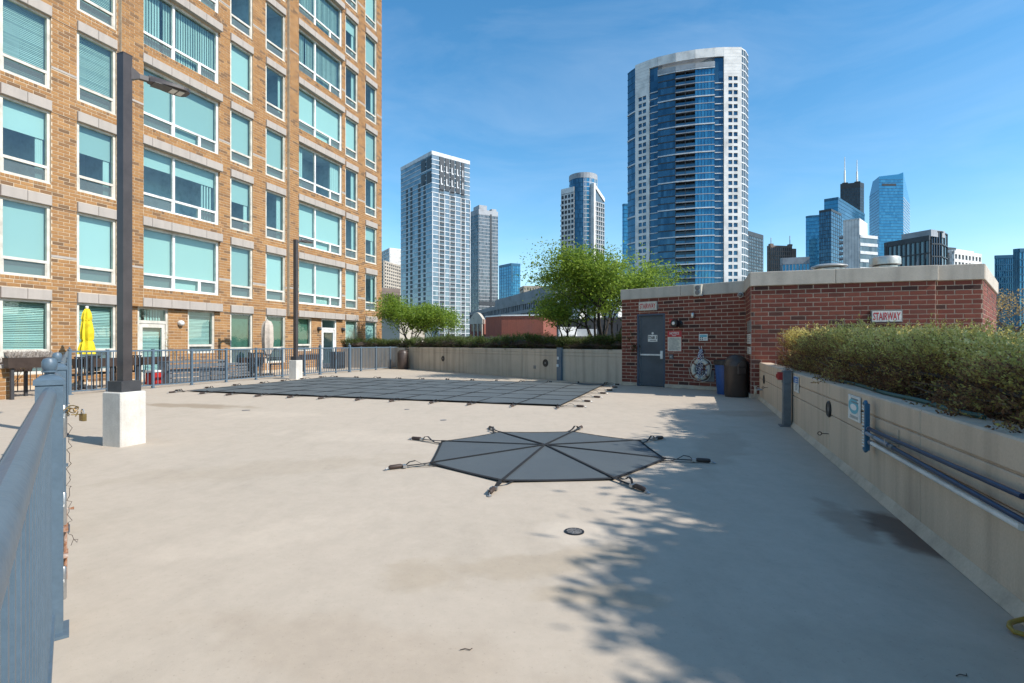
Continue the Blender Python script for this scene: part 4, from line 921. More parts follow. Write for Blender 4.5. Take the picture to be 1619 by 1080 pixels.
pool = thing('pool_cover', (PO.x-4.4, PO.y+4, 0), 'large dark grey rectangular safety cover over the swimming pool', 'pool cover')
fp = Fr(PO, -D2, (-D1.x, -D1.y))          # u goes away along the front edge, -n goes back
nu, nv = 66, 36; m = MB(); vs = []
NU, NV = 11, 6
for j in range(nv+1):
    for i in range(nu+1):
        u, v = PL*i/nu, PW*j/nv
        cell = abs(math.sin(math.pi*u/PL*NU))*abs(math.sin(math.pi*v/PW*NV))
        z = .034-.022*cell+.004*math.sin(u*3.1+v*1.7)+.003*math.sin(u*7.3-v*5)
        vs.append(fp.pt(u, -v, max(.008, z)))
m.add(vs, [(j*(nu+1)+i, j*(nu+1)+i+1, (j+1)*(nu+1)+i+1, (j+1)*(nu+1)+i) for j in range(nv) for i in range(nu)], 0, None, True)
build(m, 'sheet', m_cover, pool)
for i in range(NU+1):
    u = PL*i/NU; m = MB(); w_ = .013
    for j in range(nv):
        a, b = PW*j/nv, PW*(j+1)/nv; z = .040; m.fbox(fp, max(-.0, u-w_), min(PL, u+w_), -b, -a, z-.006, z)
    build(m, 'seam_strap', m_strap, pool)
    add_strap(fp.pt(u, 0, 0), fp.n, pool); add_strap(fp.pt(u, -PW, 0), -fp.n, pool)
for j in range(NV+1):
    v = PW*j/NV; w_ = .013; m = MB(); m.fbox(fp, 0, PL, -min(PW, v+w_), -max(0, v-w_), .0365, .0415); build(m, 'seam_strap', m_strap, pool)
    add_strap(fp.pt(0, -v, 0), -fp.d, pool); add_strap(fp.pt(PL, -v, 0), fp.d, pool)
# spa cover
sp_px = [(680.4, 735.6), (697.6, 700.3), (788.7, 685.3), (907, 684.6), (1012.8, 699.2), (1052.9, 728.4), (970.9, 760.4), (794.1, 764)]
SP = [G(*p) for p in sp_px]; cen = sum(SP, Vector())/8
spa = thing('spa_cover', (cen.x, cen.y, 0), 'dark grey octagonal safety cover over the round spa', 'spa cover')
rings = 12; per = 12; vs = [Vector((cen.x, cen.y, .085))]
for r_ in range(1, rings+1):
    f = r_/rings
    for k in range(8):
        a, b = SP[k], SP[(k+1) % 8]
        for s in range(per):
            p = a.lerp(b, s/per); p = cen.lerp(p, f); g = abs(math.sin(math.pi*s/per))
            z = .085*(1-f)+.025*f-.020*g*f*(1-f*.3)+.007*math.sin(s*2.9+r_*.5+k*1.3)*f*f*(1 if g > .2 else .3)
            if r_ == rings: z = .018-.008*g
            p.z = max(.006, z); vs.append(p)
n = 8*per; fs = [(0, 1+i, 1+(i+1) % n) for i in range(n)]+[(1+(r_*n)+i, 1+(r_+1)*n+i, 1+(r_+1)*n+(i+1) % n, 1+r_*n+(i+1) % n) for r_ in range(rings-1) for i in range(n)]
m = MB(); m.add(vs, fs, 0, None, True); build(m, 'sheet', m_spa, spa)
for k in range(8):
    a, b = SP[k], SP[(k+1) % 8]; d = (a-cen); d.z = 0; dn_ = d.normalized(); sd_ = Vector((-dn_.y, dn_.x, 0))*.015
    m = MB(); prev = None
    for i in range(13):
        f = i/12; p = cen.lerp(a, f); p.z = .085*(1-f)+.024*f+.006
        if prev: m.hexa([prev-sd_, p-sd_, p+sd_, prev+sd_, prev-sd_+Vector((0, 0, .004)), p-sd_+Vector((0, 0, .004)), p+sd_+Vector((0, 0, .004)), prev+sd_+Vector((0, 0, .004))])
        prev = p
    build(m, 'seam_strap', m_strap, spa)
    m = MB(); e = (b-a).normalized(); inn = (cen-(a+b)/2); inn.z = 0; inn = inn.normalized()*.024; pr = None
    for i in range(13):
        p = a.lerp(b, i/12); g = abs(math.sin(math.pi*i/12)); p.z = .019-.008*g; pb = p+inn; pb.z += .006
        if pr: m.add([pr[0], p, pb, pr[1], pr[0]+Vector((0, 0, .004)), p+Vector((0, 0, .004)), pb+Vector((0, 0, .004)), pr[1]+Vector((0, 0, .004))], [(4, 5, 6, 7), (0, 1, 5, 4), (3, 2, 1, 0), (2, 3, 7, 6)])
        pr = (p, pb)
    build(m, 'edge_binding', m_strap, spa)
    d2 = d.normalized(); add_strap((a.x, a.y), d2, spa, .95)
# drains
def drain(px, py, r, label, grate):
    c = G(px, py); t = thing('deck_drain', c, label, 'drain')
    m = MB(); m.lathe([(r, .001), (r, .006), (r*.86, .007), (r*.84, .003)], c, 28); build(m, 'rim', m_black if grate else m_grey, t)
    m = MB(); m.lathe([(r*.84, .002), (0, .002)], c, 24); build(m, 'well', m_blk, t)
    if grate:
        m = MB()
        for q in (.2, .42, .64): m.lathe([(r*q, .004), (r*q, .008), (r*(q+.1), .008), (r*(q+.1), .004)], c, 24)
        for k in range(10):
            an = k*math.pi/5; a = Vector((math.cos(an), math.sin(an), 0)); b_ = Vector((-a.y, a.x, 0))*.0035
            m.add([c+a*r*.1-b_+Vector((0, 0, .0085)), c+a*r*.85-b_+Vector((0, 0, .0085)), c+a*r*.85+b_+Vector((0, 0, .0085)), c+a*r*.1+b_+Vector((0, 0, .0085))], [(0, 1, 2, 3)])
        build(m, 'grate', m_grey, t)
    else: m = MB(); m.lathe([(r*.8, .003), (r*.8, .006), (0, .007)], c, 20); build(m, 'lid', m_grey, t)
drain(908, 841, .068, 'round dark grated drain in front of the spa cover', True)
drain(701, 664.5, .055, 'small dark drain lid between the spa cover and the pool cover', False)
drain(389, 649, .075, 'small dark drain lid before the near side of the pool cover', False)
drain(643.5, 647.5, .05, 'tiny grey drain lid close to the middle of the pool cover', False)

# ================================================================== BINS, LIFE RING
def lathe_part(prof, c, name, mt, par, seg=24, **k):
    m = MB(); m.lathe(prof, c, seg, **k); return build(m, name, mt, par)
c = PX(1163.5, 12.75); c = Vector((c.x, c.y, 0)); r = .265
t = thing('dome_bin', c, 'brown dome topped litter bin in the corner of the stair house', 'bin')
lathe_part([(r*.94, .0), (r*.95, .03), (r, .05), (r*1.0, .72), (r*1.02, .73), (r*1.02, .75)], c, 'body', m_brownp, t, 28)
dm = lathe_part([(r*1.02, .752), (r*1.0, .80), (r*.93, .87), (r*.80, .93), (r*.55, .985), (r*.25, 1.012), (0, 1.018)], c, 'dome', m_brownp, t, 28)
to = Vector((-.12, -1, 0)).normalized(); to = Vector((to.x+.25, to.y, 0)).normalized()
m = MB(); rt = Vector((-to.y, to.x, 0)); vs = []
for i in range(9):
    an = math.pi*i/8; x = math.cos(an)*.11; zz = .735+math.sin(an)*.13
    for dd in (.15, .285): vs.append(c+rt*x+to*dd+Vector((0, 0, zz)))
m.add(vs, [(2*i, 2*i+1, 2*i+3, 2*i+2) for i in range(8)]+[tuple(range(1, 18, 2))], 0, None, True); build(m, 'hood', m_brownp, dm)
m = MB(); p = c+to*.266; f3 = Fr((p.x, p.y), (rt.x, rt.y), (to.x, to.y)); m.cbox(f3, -.11, .11, -.02, .012, .55, .735, .02); build(m, 'flap', m_brownp, dm)
c2 = PX(1147, 13.35); c2 = Vector((c2.x, c2.y, 0)); r = .27
t = thing('recycling_bin', c2, 'open blue plastic bin with black rim beside the dome bin', 'bin')
lathe_part([(r*.72, 0), (r*.74, .02), (r*.98, .80), (r*.9, .80), (r*.66, .03), (0, .03)], c2, 'body', m_bluep, t, 24)
lathe_part([(r*.94, .74), (r*1.06, .75), (r*1.07, .86), (r*1.0, .87), (r*.9, .80)], c2, 'rim', m_black, t, 24)
c3 = PX(1181, 13.1); f3 = Fr(c3, W2.d, W2.n); t = thing('wire_rack', (c3.x, c3.y, 0), 'narrow black wire rack wedged behind the dome bin', 'rack')
m = MB()
for i in range(5): m.tube([f3.pt(-.2+i*.1, .12, .02), f3.pt(-.2+i*.1, .12, .86)], .008, 5)
build(m, 'upright', m_black, t); m = MB(); [m.tube([f3.pt(-.22, .12, z), f3.pt(.22, .12, z)], .009, 5) for z in (.03, .25, .45, .65, .86)]; build(m, 'crossbar', m_black, t)
m = MB(); m.fbox(f3, -.24, .24, -.06, .10, .0, .84); build(m, 'crate', m_blk, t)
c4 = PX(637, 26.0); c4 = Vector((c4.x, c4.y, 0)); r = .27
t = thing('litter_bin', c4, 'brown litter bin at the far corner beside the end of the railing', 'bin')
lathe_part([(r*.9, 0), (r, .04), (r, .74), (r*.97, .76)], c4, 'body', m_brownp, t); lathe_part([(r*1.0, .76), (r*.95, .84), (r*.7, .93), (0, .96)], c4, 'lid', m_brownp, t)
# life ring on its board
u, z = WD.hit(1110.5, 585); zr = WD.hit(1110.5, 584)[1]; P0 = WD.pt(u, .10, zr)
lr = thing('life_ring', P0, 'off white life ring with blue and white rope hung on the brick wall', 'life ring')
m = MB(); n = 28; Rr, rr = .215, .062; dv = Vector((WD.d.x, WD.d.y, 0)); nv_ = Vector((WD.n.x, WD.n.y, 0)); up = Vector((0, 0, 1))
ringpt = lambda an, k=Rr, o=0.: P0+dv*math.cos(an)*k+up*math.sin(an)*k*1.06+nv_*o
m.tube([ringpt(2*math.pi*i/n) for i in range(n)], rr, 12, closed=True); build(m, 'ring', m_ring, lr)
for an in (.6, 2.4, 3.9, 5.5):
    m = MB(); m.tube([ringpt(an-.11), ringpt(an), ringpt(an+.11)], rr+.006, 12, cap=False); build(m, 'band', m_ringb, lr)
m = MB(); pts = []
for i in range(49):
    an = 2*math.pi*i/48; sag = .075+.05*abs(math.sin(2*an+.4)); pts.append(ringpt(an, Rr+sag*.9, .03))
m.tube(pts[:-1], .007, 5, closed=True); build(m, 'grab_line', m_signc, lr)
m = MB(); m.fbox(WD, u+.02, u+.34, .006, .022, zr-.33, zr-.02); build(m, 'backing_board', m_box, lr)
rp = thing('throw_rope', WD.pt(u-.02, .1, zr+.1), 'blue and white rope hanks looped over hooks above the life ring', 'rope')
ztop = WD.hit(1110, 551)[1]
random.seed(4)
m = MB()
for k in range(6):
    x = -.05+.02*k; b = zr-.30+random.uniform(-.05, .06); o = .155+random.uniform(-.02, .03)
    pts = [WD.pt(u-.015+x*.5, .06, ztop-.02)]
    for i in range(1, 9): f = i/8; pts.append(WD.pt(u-.015+x*(1.0+.7*math.sin(f*3))+.012*math.sin(f*9+k), .06+(o-.06)*min(1, f*2.5), ztop+(b-ztop)*f))
    for i in range(len(pts)-1):
        a_, b_ = pts[i], pts[i+1]
        for s in range(4):
            m.tube([a_.lerp(b_, s/4), a_.lerp(b_, (s+1)/4)], .0085, 5, (s+i+k) % 2, cap=False)
build(m, 'hank', [m_rope_b, m_white], rp)
m = MB()
for k in range(3):
    an0 = -.9+random.uniform(-.3, .3); pts = [ringpt(an0+.25*i, .20+.02*math.sin(k+i), .09+.01*k) for i in range(6)]
    for i in range(5): m.tube([pts[i], pts[i+1]], .0085, 5, i % 2, cap=False)
build(m, 'hank', [m_rope_b, m_white], rp)
m = MB(); [m.tube([WD.pt(u-.03+x, .0, ztop), WD.pt(u-.03+x, .07, ztop), WD.pt(u-.03+x, .08, ztop+.07)], .009, 6) for x in (-.03, .035)]; build(m, 'hook', m_white, rp)
m = MB(); cc = WD.pt(u-.09, .13, zr+.24); m.lathe([(0, -.05), (.035, -.035), (.045, 0), (.035, .035), (0, .05)], cc, 12); build(m, 'float', m_signc, rp); m = MB(); cc = WD.pt(u-.05, .13, zr+.30); m.lathe([(0, -.03), (.025, -.02), (.03, 0), (.025, .02), (0, .03)], cc, 10); build(m, 'float', m_redd, rp)

# ================================================================== FITTINGS ON THE PLANTER WALLS
nR = (WR.n.x, WR.n.y, 0)
def oval_light(fr, px, py, lab, sx=.075):
    u, z = fr.hit(px, py); t = thing('wall_light', fr.pt(u, 0, z), lab, 'light', 'round black lights in the planter walls'); nn = (fr.n.x, fr.n.y, 0)
    lathe_part([(sx*1.25, .001), (sx*1.25, .012), (sx*1.1, .022), (sx*.95, .014)], fr.pt(u, 0, z), 'bezel', m_black, t, 24, axis=nn)
    lathe_part([(sx*.95, .006), (sx*.7, .012), (0, .016)], fr.pt(u, 0, z), 'lens', m_box, t, 20, axis=nn)
oval_light(WR, 1311.5, 647, 'black round wall light between the blue sign and the pool rules sign'); oval_light(WR, 1208.5, 600, 'black round wall light beside the stair house corner')
oval_light(WB, 862.5, 574, 'black round light in the stained wall near the steel post', .11); oval_light(WB, 700.5, 567, 'black round light in the stained wall near the brown bin', .10)
t = thing('junction_plate', WB.pt(WB.U(845.5), 0, .8), 'small grey junction plate in the stained wall', 'plate'); u, z = WB.hit(845.5, 580.5); m = MB(); m.cbox(WB, u-.06, u+.06, .003, .02, z-.06, z+.06, .006); build(m, 'cover', m_grey, t)
# signs
t, a, b, c, d, n = sign('pool_sign', WR, 1255.5, 1262.5, 595, 620, 'narrow white sign with a blue heading on the tan planter wall', 'sign', m_signw, None, .01, .006)
mm = MB(); mm.fbox(WR, a+.006, b-.006, n, n+.002, c+(d-c)*.58, d-.01); build(mm, 'heading_panel', m_sblue, t); strips(WR, a+.03, b-.03, c+(d-c)*.63, d-.03, n+.002, 2, m_signw, t, fill=.5); strips(WR, a+.03, b-.03, c+.03, c+(d-c)*.55, n, 5, m_txt, t)
t, a, b, c, d, n = sign('pool_rules_sign', WR, 1342, 1359.8, 626, 665, 'white pool rules sign with a teal oval beside the pole brush', 'sign', m_signw, None, .01, .006)
u = (a+b)/2; z = (c+d)/2+.02; mm = MB(); ov = [WR.pt(u+math.cos(k*math.pi/14)*(b-a)*.44, n+.001, z+math.sin(k*math.pi/14)*.075) for k in range(28)]; mm.add(ov, [tuple(range(28))]); build(mm, 'oval_picture', m_steal, t)
mm = MB(); ov = [WR.pt(u+math.cos(k*math.pi/10)*(b-a)*.28, n+.002, z-.01+math.sin(k*math.pi/10)*.03) for k in range(20)]; mm.add(ov, [tuple(range(20))]); build(mm, 'oval_picture', m_white, t)
strips(WR, a+.03, b-.03, d-.075, d-.015, n, 2, m_txt, t, fill=.5); strips(WR, a+.03, b-.03, c+.02, z-.09, n, 4, m_txt, t, fill=.5)
# grey pedestal with the red switch
u = WR.U(1239.5, .12); t = thing('service_pedestal', WR.pt(u, .11, 0), 'grey metal service pedestal with a red switch against the planter wall', 'pedestal')
m = MB(); m.cbox(WR, u-.07, u+.07, .03, .14, .0, .66, .008); build(m, 'column', m_box, t); m = MB(); m.cbox(WR, u-.074, u+.074, .026, .146, .665, .865, .01); hd = build(m, 'head', m_box, t)
m = MB(); m.fbox(WR, u-.12, u+.12, .01, .19, .001, .012); build(m, 'foot_plate', m_box, t)
m = MB(); fp2 = Fr(WR.pt(u+.10, .11, 0).to_2d(), WR.n, WR.d); f5 = Fr(WR.pt(u-.0, .146, 0).to_2d(), WR.d, WR.n); m.cbox(f5, -.055, .055, 0, .07, .72, .84, .01); m.fbox(f5, -.02, .02, .07, .085, .75, .81); build(m, 'red_switch', m_redd, hd)
u = WR.U(1248.5); m = MB(); m.tube([WR.pt(u, .02, 0.05), WR.pt(u, .02, .80)], .014, 8); build(m, 'conduit', m_toe, t)
# tap with hose, eye bolts
u, z = WR.hit(1205.5, 616); t = thing('hose_tap', WR.pt(u, 0, z), 'brass tap with a short coiled hose low on the planter wall', 'tap')
m = MB(); m.tube([WR.pt(u, 0, z), WR.pt(u, .10, z), WR.pt(u, .13, z-.03), WR.pt(u, .13, z-.08)], .018, 8); m.lathe([(.03, 0), (.03, .012)], WR.pt(u, .08, z+.03), 10); build(m, 'spout', m_steel, t)
m = MB(); m.tube([WR.pt(u+.10*math.sin(k*.52), .12+.012*k/6, z-.03+.10*math.cos(k*.52)) for k in range(26)], .010, 6); build(m, 'hose', m_steal if False else m_toe, t)
for px, py, lab in ((1310, 686, 'rusty eye bolt low on the planter wall under the black light'), (1214, 613, 'bent steel hook on the planter wall next to the hose tap')):
    u, z = WR.hit(px, py); t = thing('eye_bolt', WR.pt(u, 0, z), lab, 'eye bolt'); m = MB(); m.tube([WR.pt(u, 0, z), WR.pt(u, .07, z)], .005, 6); build(m, 'shank', m_spring, t)
    m = MB(); m.tube([WR.pt(u, .09+.02*math.cos(k*.7), z+.02*math.sin(k*.7)) for k in range(9)], .005, 6, closed=True); build(m, 'eye', m_spring, t)
# poles and brush hung on the wall
def wall_pole(p0, p1, r, n, mt, name, lab, over=0., tip=None):
    u0, z0 = WR.hit(*p0, n); u1, z1 = WR.hit(*p1, n); e = (z1-z0)/(u1-u0); u2 = u1-over; z2 = z1-over*e
    t = thing(name, WR.pt((u0+u2)/2, n, min(z0, z2)), lab, 'pole'); m = MB(); m.tube([WR.pt(u0, n, z0), WR.pt(u2, n, z2)], r, 12); sh = build(m, 'shaft', mt, t)
    for f in ([.06, .22] if tip else [.03]):
        m = MB(); m.tube([WR.pt(u0+(u2-u0)*f, n, z0+(z2-z0)*f), WR.pt(u0+(u2-u0)*(f+.022), n, z0+(z2-z0)*(f+.022))], r+.005, 12); build(m, 'collar', m_polegr if not tip else m_grey, t)
    if tip:
        m = MB(); m.tube([WR.pt(u0, n, z0), WR.pt(u0+(u2-u0)*.2, n, z0+(z2-z0)*.2)], r+.003, 12); build(m, 'sleeve', tip, t)
    return t
wall_pole((1367, 675), (1617, 785), .0145, .06, m_polebl, 'brush_pole', 'upper blue pole hung along the tan planter wall', .0)
wall_pole((1371, 685), (1619, 824), .0145, .075, m_polebl, 'telescopic_pole', 'blue telescopic pole with a grey sleeve between the other two poles', .35, m_polegr)
t = wall_pole((1372, 697), (1616, 834), .0175, .05, m_pvc, 'white_pipe', 'lowest white plastic pipe hung along the planter wall', .0)
u0, z0 = WR.hit(1368, 638, .08); u1, z1 = WR.hit(1367, 711, .08); t = thing('pool_brush', WR.pt(u0, .08, z1), 'upright pool brush with blue back and white bristles on the planter wall', 'brush')
m = MB(); m.cbox(WR, u0-.018, u0-.002, .05, .09, z1, z0, .006); m.tube([WR.pt(u0-.015, .072, z0-.01), WR.pt(u0+.02, .072, z0+.012), WR.pt(u0+.055, .072, z0-.005)], .016, 8); m.tube([WR.pt(u0-.015, .072, z1+.01), WR.pt(u0+.02, .072, z1-.01), WR.pt(u0+.055, .072, z1+.005)], .016, 8); build(m, 'back', m_brushb, t)
m = MB()
for i in range(14): z = z1+.03+(z0-z1-.06)*i/13; [m.tube([WR.pt(u0, .06+k*.012, z), WR.pt(u0+.05, .055+k*.016, z+random.uniform(-.006, .006))], .007, 5) for k in range(3)]
build(m, 'bristles', m_signw, t)
for px, py0, py1 in ((1418.5, 680, 707),):
    u, z0 = WR.hit(px, py0, .01); z1 = WR.hit(px, py1, .01)[1]; t = thing('pole_bracket', WR.pt(u, 0, z1), 'small steel bracket holding the blue pole on the planter wall', 'bracket'); m = MB(); m.fbox(WR, u-.012, u+.012, .001, .006, z1, z0); build(m, 'plate', m_toe, t)
    m = MB(); m.tube([WR.pt(u, .005, z1+.03), WR.pt(u, .09, z1+.03), WR.pt(u, .09, z1+.06)], .006, 6); build(m, 'arm', m_steel, t)
# hose on the wall top
m = MB(); pts = []
for i in range(40):
    px = 1322+(1540-1322)*i/39; u = WR.U(px, -.12); pts.append(WR.pt(u, -.15-.02*math.sin(i*.35), ZR+.018))
m.tube(pts, .016, 8); o = build(m, 'irrigation_hose', m_hose, None, 'dark green irrigation hose lying along the top of the planter wall', 'hose')
# yellow tube at the foot of the wall
p = [PX(1640, 2.42), PX(1606, 2.42), PX(1597, 2.40), PX(1596, 2.37), PX(1603, 2.34), PX(1640, 2.30)]; zz = [ZY(974, 2.42), ZY(982, 2.42), ZY(985, 2.4), ZY(991, 2.37), ZY(999, 2.34), ZY(1012, 2.30)]
m = MB(); m.tube([(a.x, a.y, max(.014, b)) for a, b in zip(p, zz)], .011, 10); build(m, 'yellow_tube', m_yellow, None, 'bent yellow tube end at the foot of the planter wall', 'tube')
# ================================================================== DECK LITTER
random.seed(9)
for px, py, lab in ((1520, 1070, 'small dry twig on the shaded deck near the camera'), (735, 1029, 'small dark leaf scrap on the sunny deck near the camera')):
    c = G(px, py); m = MB(); m.tube([c+Vector((-.02, 0, .004)), c+Vector((0, .006, .006)), c+Vector((.022, .0, .004)), c+Vector((.03, .012, .004))], .002, 5); build(m, 'twig', m_bark, None, lab, 'twig')
# ================================================================== PATIOS ALONG THE APARTMENT WALL
def along(px, n): u = FA.U(px, n); return u, FA.pt(u, n, 0)
def parasol(px, n, ztop, zcan, r, mt, lab, cover=False):
    u, p = along(px, n); t = thing('parasol', p, lab, 'parasol')
    m = MB(); m.lathe([(.22, 0), (.22, .04), (.06, .07), (.03, .09)], p, 18); build(m, 'base', m_polebase, t)
    m = MB(); m.tube([(p.x, p.y, .05), (p.x, p.y, ztop-.03)], .02, 8); build(m, 'pole', m_white, t)
    m = MB(); seg = 24; prof = []
    H_ = ztop-.06-zcan
    if cover: pf = [(0, .02), (.04, .16), (.10, .17), (.28, .85), (.5, 1.), (.72, .98), (.88, .86), (.96, .60), (1, .05)]
    else: pf = [(0, 1.1), (.04, 1.0), (.12, .95), (.26, .72), (.29, .58), (.33, .74), (.5, .80), (.70, .60), (.74, .55), (.78, .62), (.9, .48), (.98, .26), (1, .08)]
    vs = []
    for f, q in pf:
        for k in range(seg):
            an = 2*math.pi*k/seg; w_ = 1+(.22 if not cover else .10)*(1 if k % 3 == 0 else (-.6 if k % 3 == 1 else 0))+.06*math.sin(k*1.7+f*9)
            vs.append((p.x+math.cos(an)*r*q*w_, p.y+math.sin(an)*r*q*w_, zcan+H_*f))
    m.add(vs, [(i*seg+k, i*seg+(k+1) % seg, (i+1)*seg+(k+1) % seg, (i+1)*seg+k) for i in range(len(pf)-1) for k in range(seg)], 0, None, True); build(m, 'cover' if cover else 'canopy', mt, t)
    if not cover:
        for f in (.29, .74):
            m = MB(); q = .60*r; z = zcan+H_*f; m.tube([(p.x+math.cos(a)*q, p.y+math.sin(a)*q, z) for a in [2*math.pi*k/16 for k in range(16)]], .008, 5, closed=True); build(m, 'tie', mt, t)
        m = MB(); m.lathe([(.03, ztop-.07), (.045, ztop-.03), (.03, ztop), (0, ztop)], (p.x, p.y, 0), 12); build(m, 'finial', m_white, t)
    else:
        m = MB(); z = zcan+H_*.16; m.tube([(p.x+math.cos(a)*r*.62, p.y+math.sin(a)*r*.62, z+.02) for a in [2*math.pi*k/16 for k in range(16)]], .012, 5, closed=True); build(m, 'tie', m_spring, t)
parasol(137.5, 1.35, 2.34, .98, .17, m_umby, 'closed yellow parasol in front of the apartment windows')
parasol(423, 1.5, 2.27, .55, .22, m_umbb, 'closed parasol in a beige cover behind the railing', True)
# dark parasol whose outline falls on the brick pier
def planter(px, n, z0, L_, lab, leaves, mt=None, d=.22, h=.24):
    u, p = along(px, n); t = thing('planter_box', (p.x, p.y, z0), lab, 'planter', 'brown planter boxes along the patios')
    m = MB(); P = FA.pt; e = .03
    lo = [P(u-L_/2+e, n-d/2+e, z0), P(u+L_/2-e, n-d/2+e, z0), P(u+L_/2-e, n+d/2-e, z0), P(u-L_/2+e, n+d/2-e, z0)]; hi = [P(u-L_/2, n-d/2, z0+h), P(u+L_/2, n-d/2, z0+h), P(u+L_/2, n+d/2, z0+h), P(u-L_/2, n+d/2, z0+h)]
    m.add(lo+hi, [(0, 1, 2, 3), (0, 4, 5, 1), (1, 5, 6, 2), (2, 6, 7, 3), (3, 7, 4, 0)]); build(m, 'box', m_brownp, t)
    m = MB(); m.fbox(FA, u-L_/2+.012, u+L_/2-.012, n-d/2+.012, n+d/2-.012, z0+h-.05, z0+h-.02); build(m, 'soil', m_soil, t)
    for k in (-1, 1):
        m = MB(); m.fbox(FA, u+k*L_*.36-.03, u+k*L_*.36+.03, n-.03, n+.03, 0, z0-.001); build(m, 'leg', m_polebase, t)
    if leaves:
        N_ = int(500*leaves); V = []; Q = []; T_ = []
        for i in range(N_):
            b = P(u+random.uniform(-.45, .45)*L_, n+random.uniform(-.4, .4)*d, z0+h-.03); dr = Vector((random.gauss(0, .35), random.gauss(0, .35), 1)).normalized(); l = random.uniform(.05, .2); w_ = dr.orthogonal().normalized()*.006
            k = len(V); V += [b-w_, b+w_, b+dr*l+w_, b+dr*l-w_]; Q.append((k, k+1, k+2, k+3)); T_.append(random.random())
        o = put('dry_stalks', np_mesh('dry_stalks', np.array([tuple(v) for v in V]), np.array(Q), T_, m_dried), P(u, n, 0)*0, t)
        o.location = -org(t)
planter(47, 2.9, .72, .95, 'brown planter box of dry grey plants on the black patio fence', 1.6)
planter(18, 2.2, .60, .8, 'brown planter box low behind the black patio fence', .3)
planter(152, 1.75, .62, 1.15, 'brown planter box beside the closed yellow parasol', 0)
planter(198, 1.6, .62, 1.0, 'brown planter box behind the near lamp post', 0)
planter(240, 1.6, .62, 1.05, 'brown planter box before the curtained garden door', 0)
planter(398, 1.7, .50, 1.1, 'brown planter box just before the beige covered parasol', 0)
planter(491, 1.0, .52, 1.3, 'brown planter box under the dark ground floor window', 0)
# black patio fence in front of the planter
fb = Fr(G(2, 626).to_2d(), G(100, 620).to_2d()-G(2, 626).to_2d(), (.3, -.95)); pf_ = thing('patio_fence', fb.pt(.7, 0, 0), 'low black metal patio fence below the dry plants', 'fence'); Lf = (G(100, 620)-G(2, 626)).length
m = MB(); m.fbox(fb, 0, Lf, -.015, .015, .66, .69); build(m, 'top_rail', m_polebase, pf_); m = MB(); m.fbox(fb, 0, Lf, -.015, .015, .07, .10); build(m, 'bottom_rail', m_polebase, pf_)
pk = MB(); pk.box(-.009, .009, -.009, .009, .1, .76); pkm = pk.mesh('picket', m_polebase)
for i in range(int(Lf/.12)): put('picket', pkm, fb.pt(.06+i*.12, 0, 0), pf_, fb.ang())
c = G(-6, 632); fq = Fr((c.x, c.y), D1, FA.n); t = thing('brick_pier', c, 'low orange brick pier with a stone cap beside the black patio fence', 'pier'); m = MB(); m.fbox(fq, -.2, .2, -.14, .14, 0, .72); build(m, 'core', m_mort, t)
lst = []
for f_, w_ in ((Fr(fq.pt(-.2, .14, 0).to_2d(), D1, FA.n), .4), (Fr(fq.pt(-.2, -.14, 0).to_2d(), FA.n, (-D1.x, -D1.y)), .28)):
    lst += [(f_, 0., a, b, za, zb) for a, b, za, zb in brick_list(0, w_, 0, .71, [])]
brick_objects(lst, t, m_brick_o); m = MB(); m.fbox(fq, -.24, .24, -.18, .18, .72, .80); build(m, 'cap', m_lint, t)
# leggy shrub at the very left
def stalk_plant(px, n, h, k, lab, mt, leafmat, spread=.5):
    u, p = along(px, n); t = thing('patio_shrub', p, lab, 'shrub'); m = MB(); V = []; Q = []; T_ = []
    for i in range(k):
        a = random.uniform(0, 6.28); e = p+Vector((math.cos(a)*spread*random.random(), math.sin(a)*spread*random.random(), h*random.uniform(.6, 1))); mid = p.lerp(e, .5)+Vector((random.uniform(-.06, .06), random.uniform(-.06, .06), .05))
        m.tube([p, mid, e], [.008, .005, .002], 5)
        for j in range(16):
            b = mid.lerp(e, random.random())+Vector((random.gauss(0, .04), random.gauss(0, .04), random.gauss(0, .03))); dr = Vector((random.gauss(0, 1), random.gauss(0, 1), random.gauss(0, 1))).normalized()*.028; w_ = dr.orthogonal().normalized()*.010
            q_ = len(V); V += [b-dr-w_*.2, b-w_, b+dr, b+w_]; Q.append((q_, q_+1, q_+2, q_+3)); T_.append(random.random())
    build(m, 'stems', m_twig, t, kind='stuff'); o = put('leaves', np_mesh('leaves', np.array([tuple(v) for v in V]), np.array(Q), T_, leafmat), (0, 0, 0), t); o.location = -org(t)
stalk_plant(8, 1.9, 1.25, 10, 'leggy yellow flecked shrub behind the black patio fence', m_twig, m_yleaf, .8)
stalk_plant(270, .8, 1.7, 6, 'bare young shrub beside the curtained garden door', m_twig, m_yleaf, .35)
stalk_plant(562, .55, 2.0, 14, 'slender shrub against the wall past the white framed door', m_twig, m_leaf, .35)
stalk_plant(583, .55, 1.5, 9, 'small shrub near the far corner of the apartment wall', m_twig, m_leaf, .3)
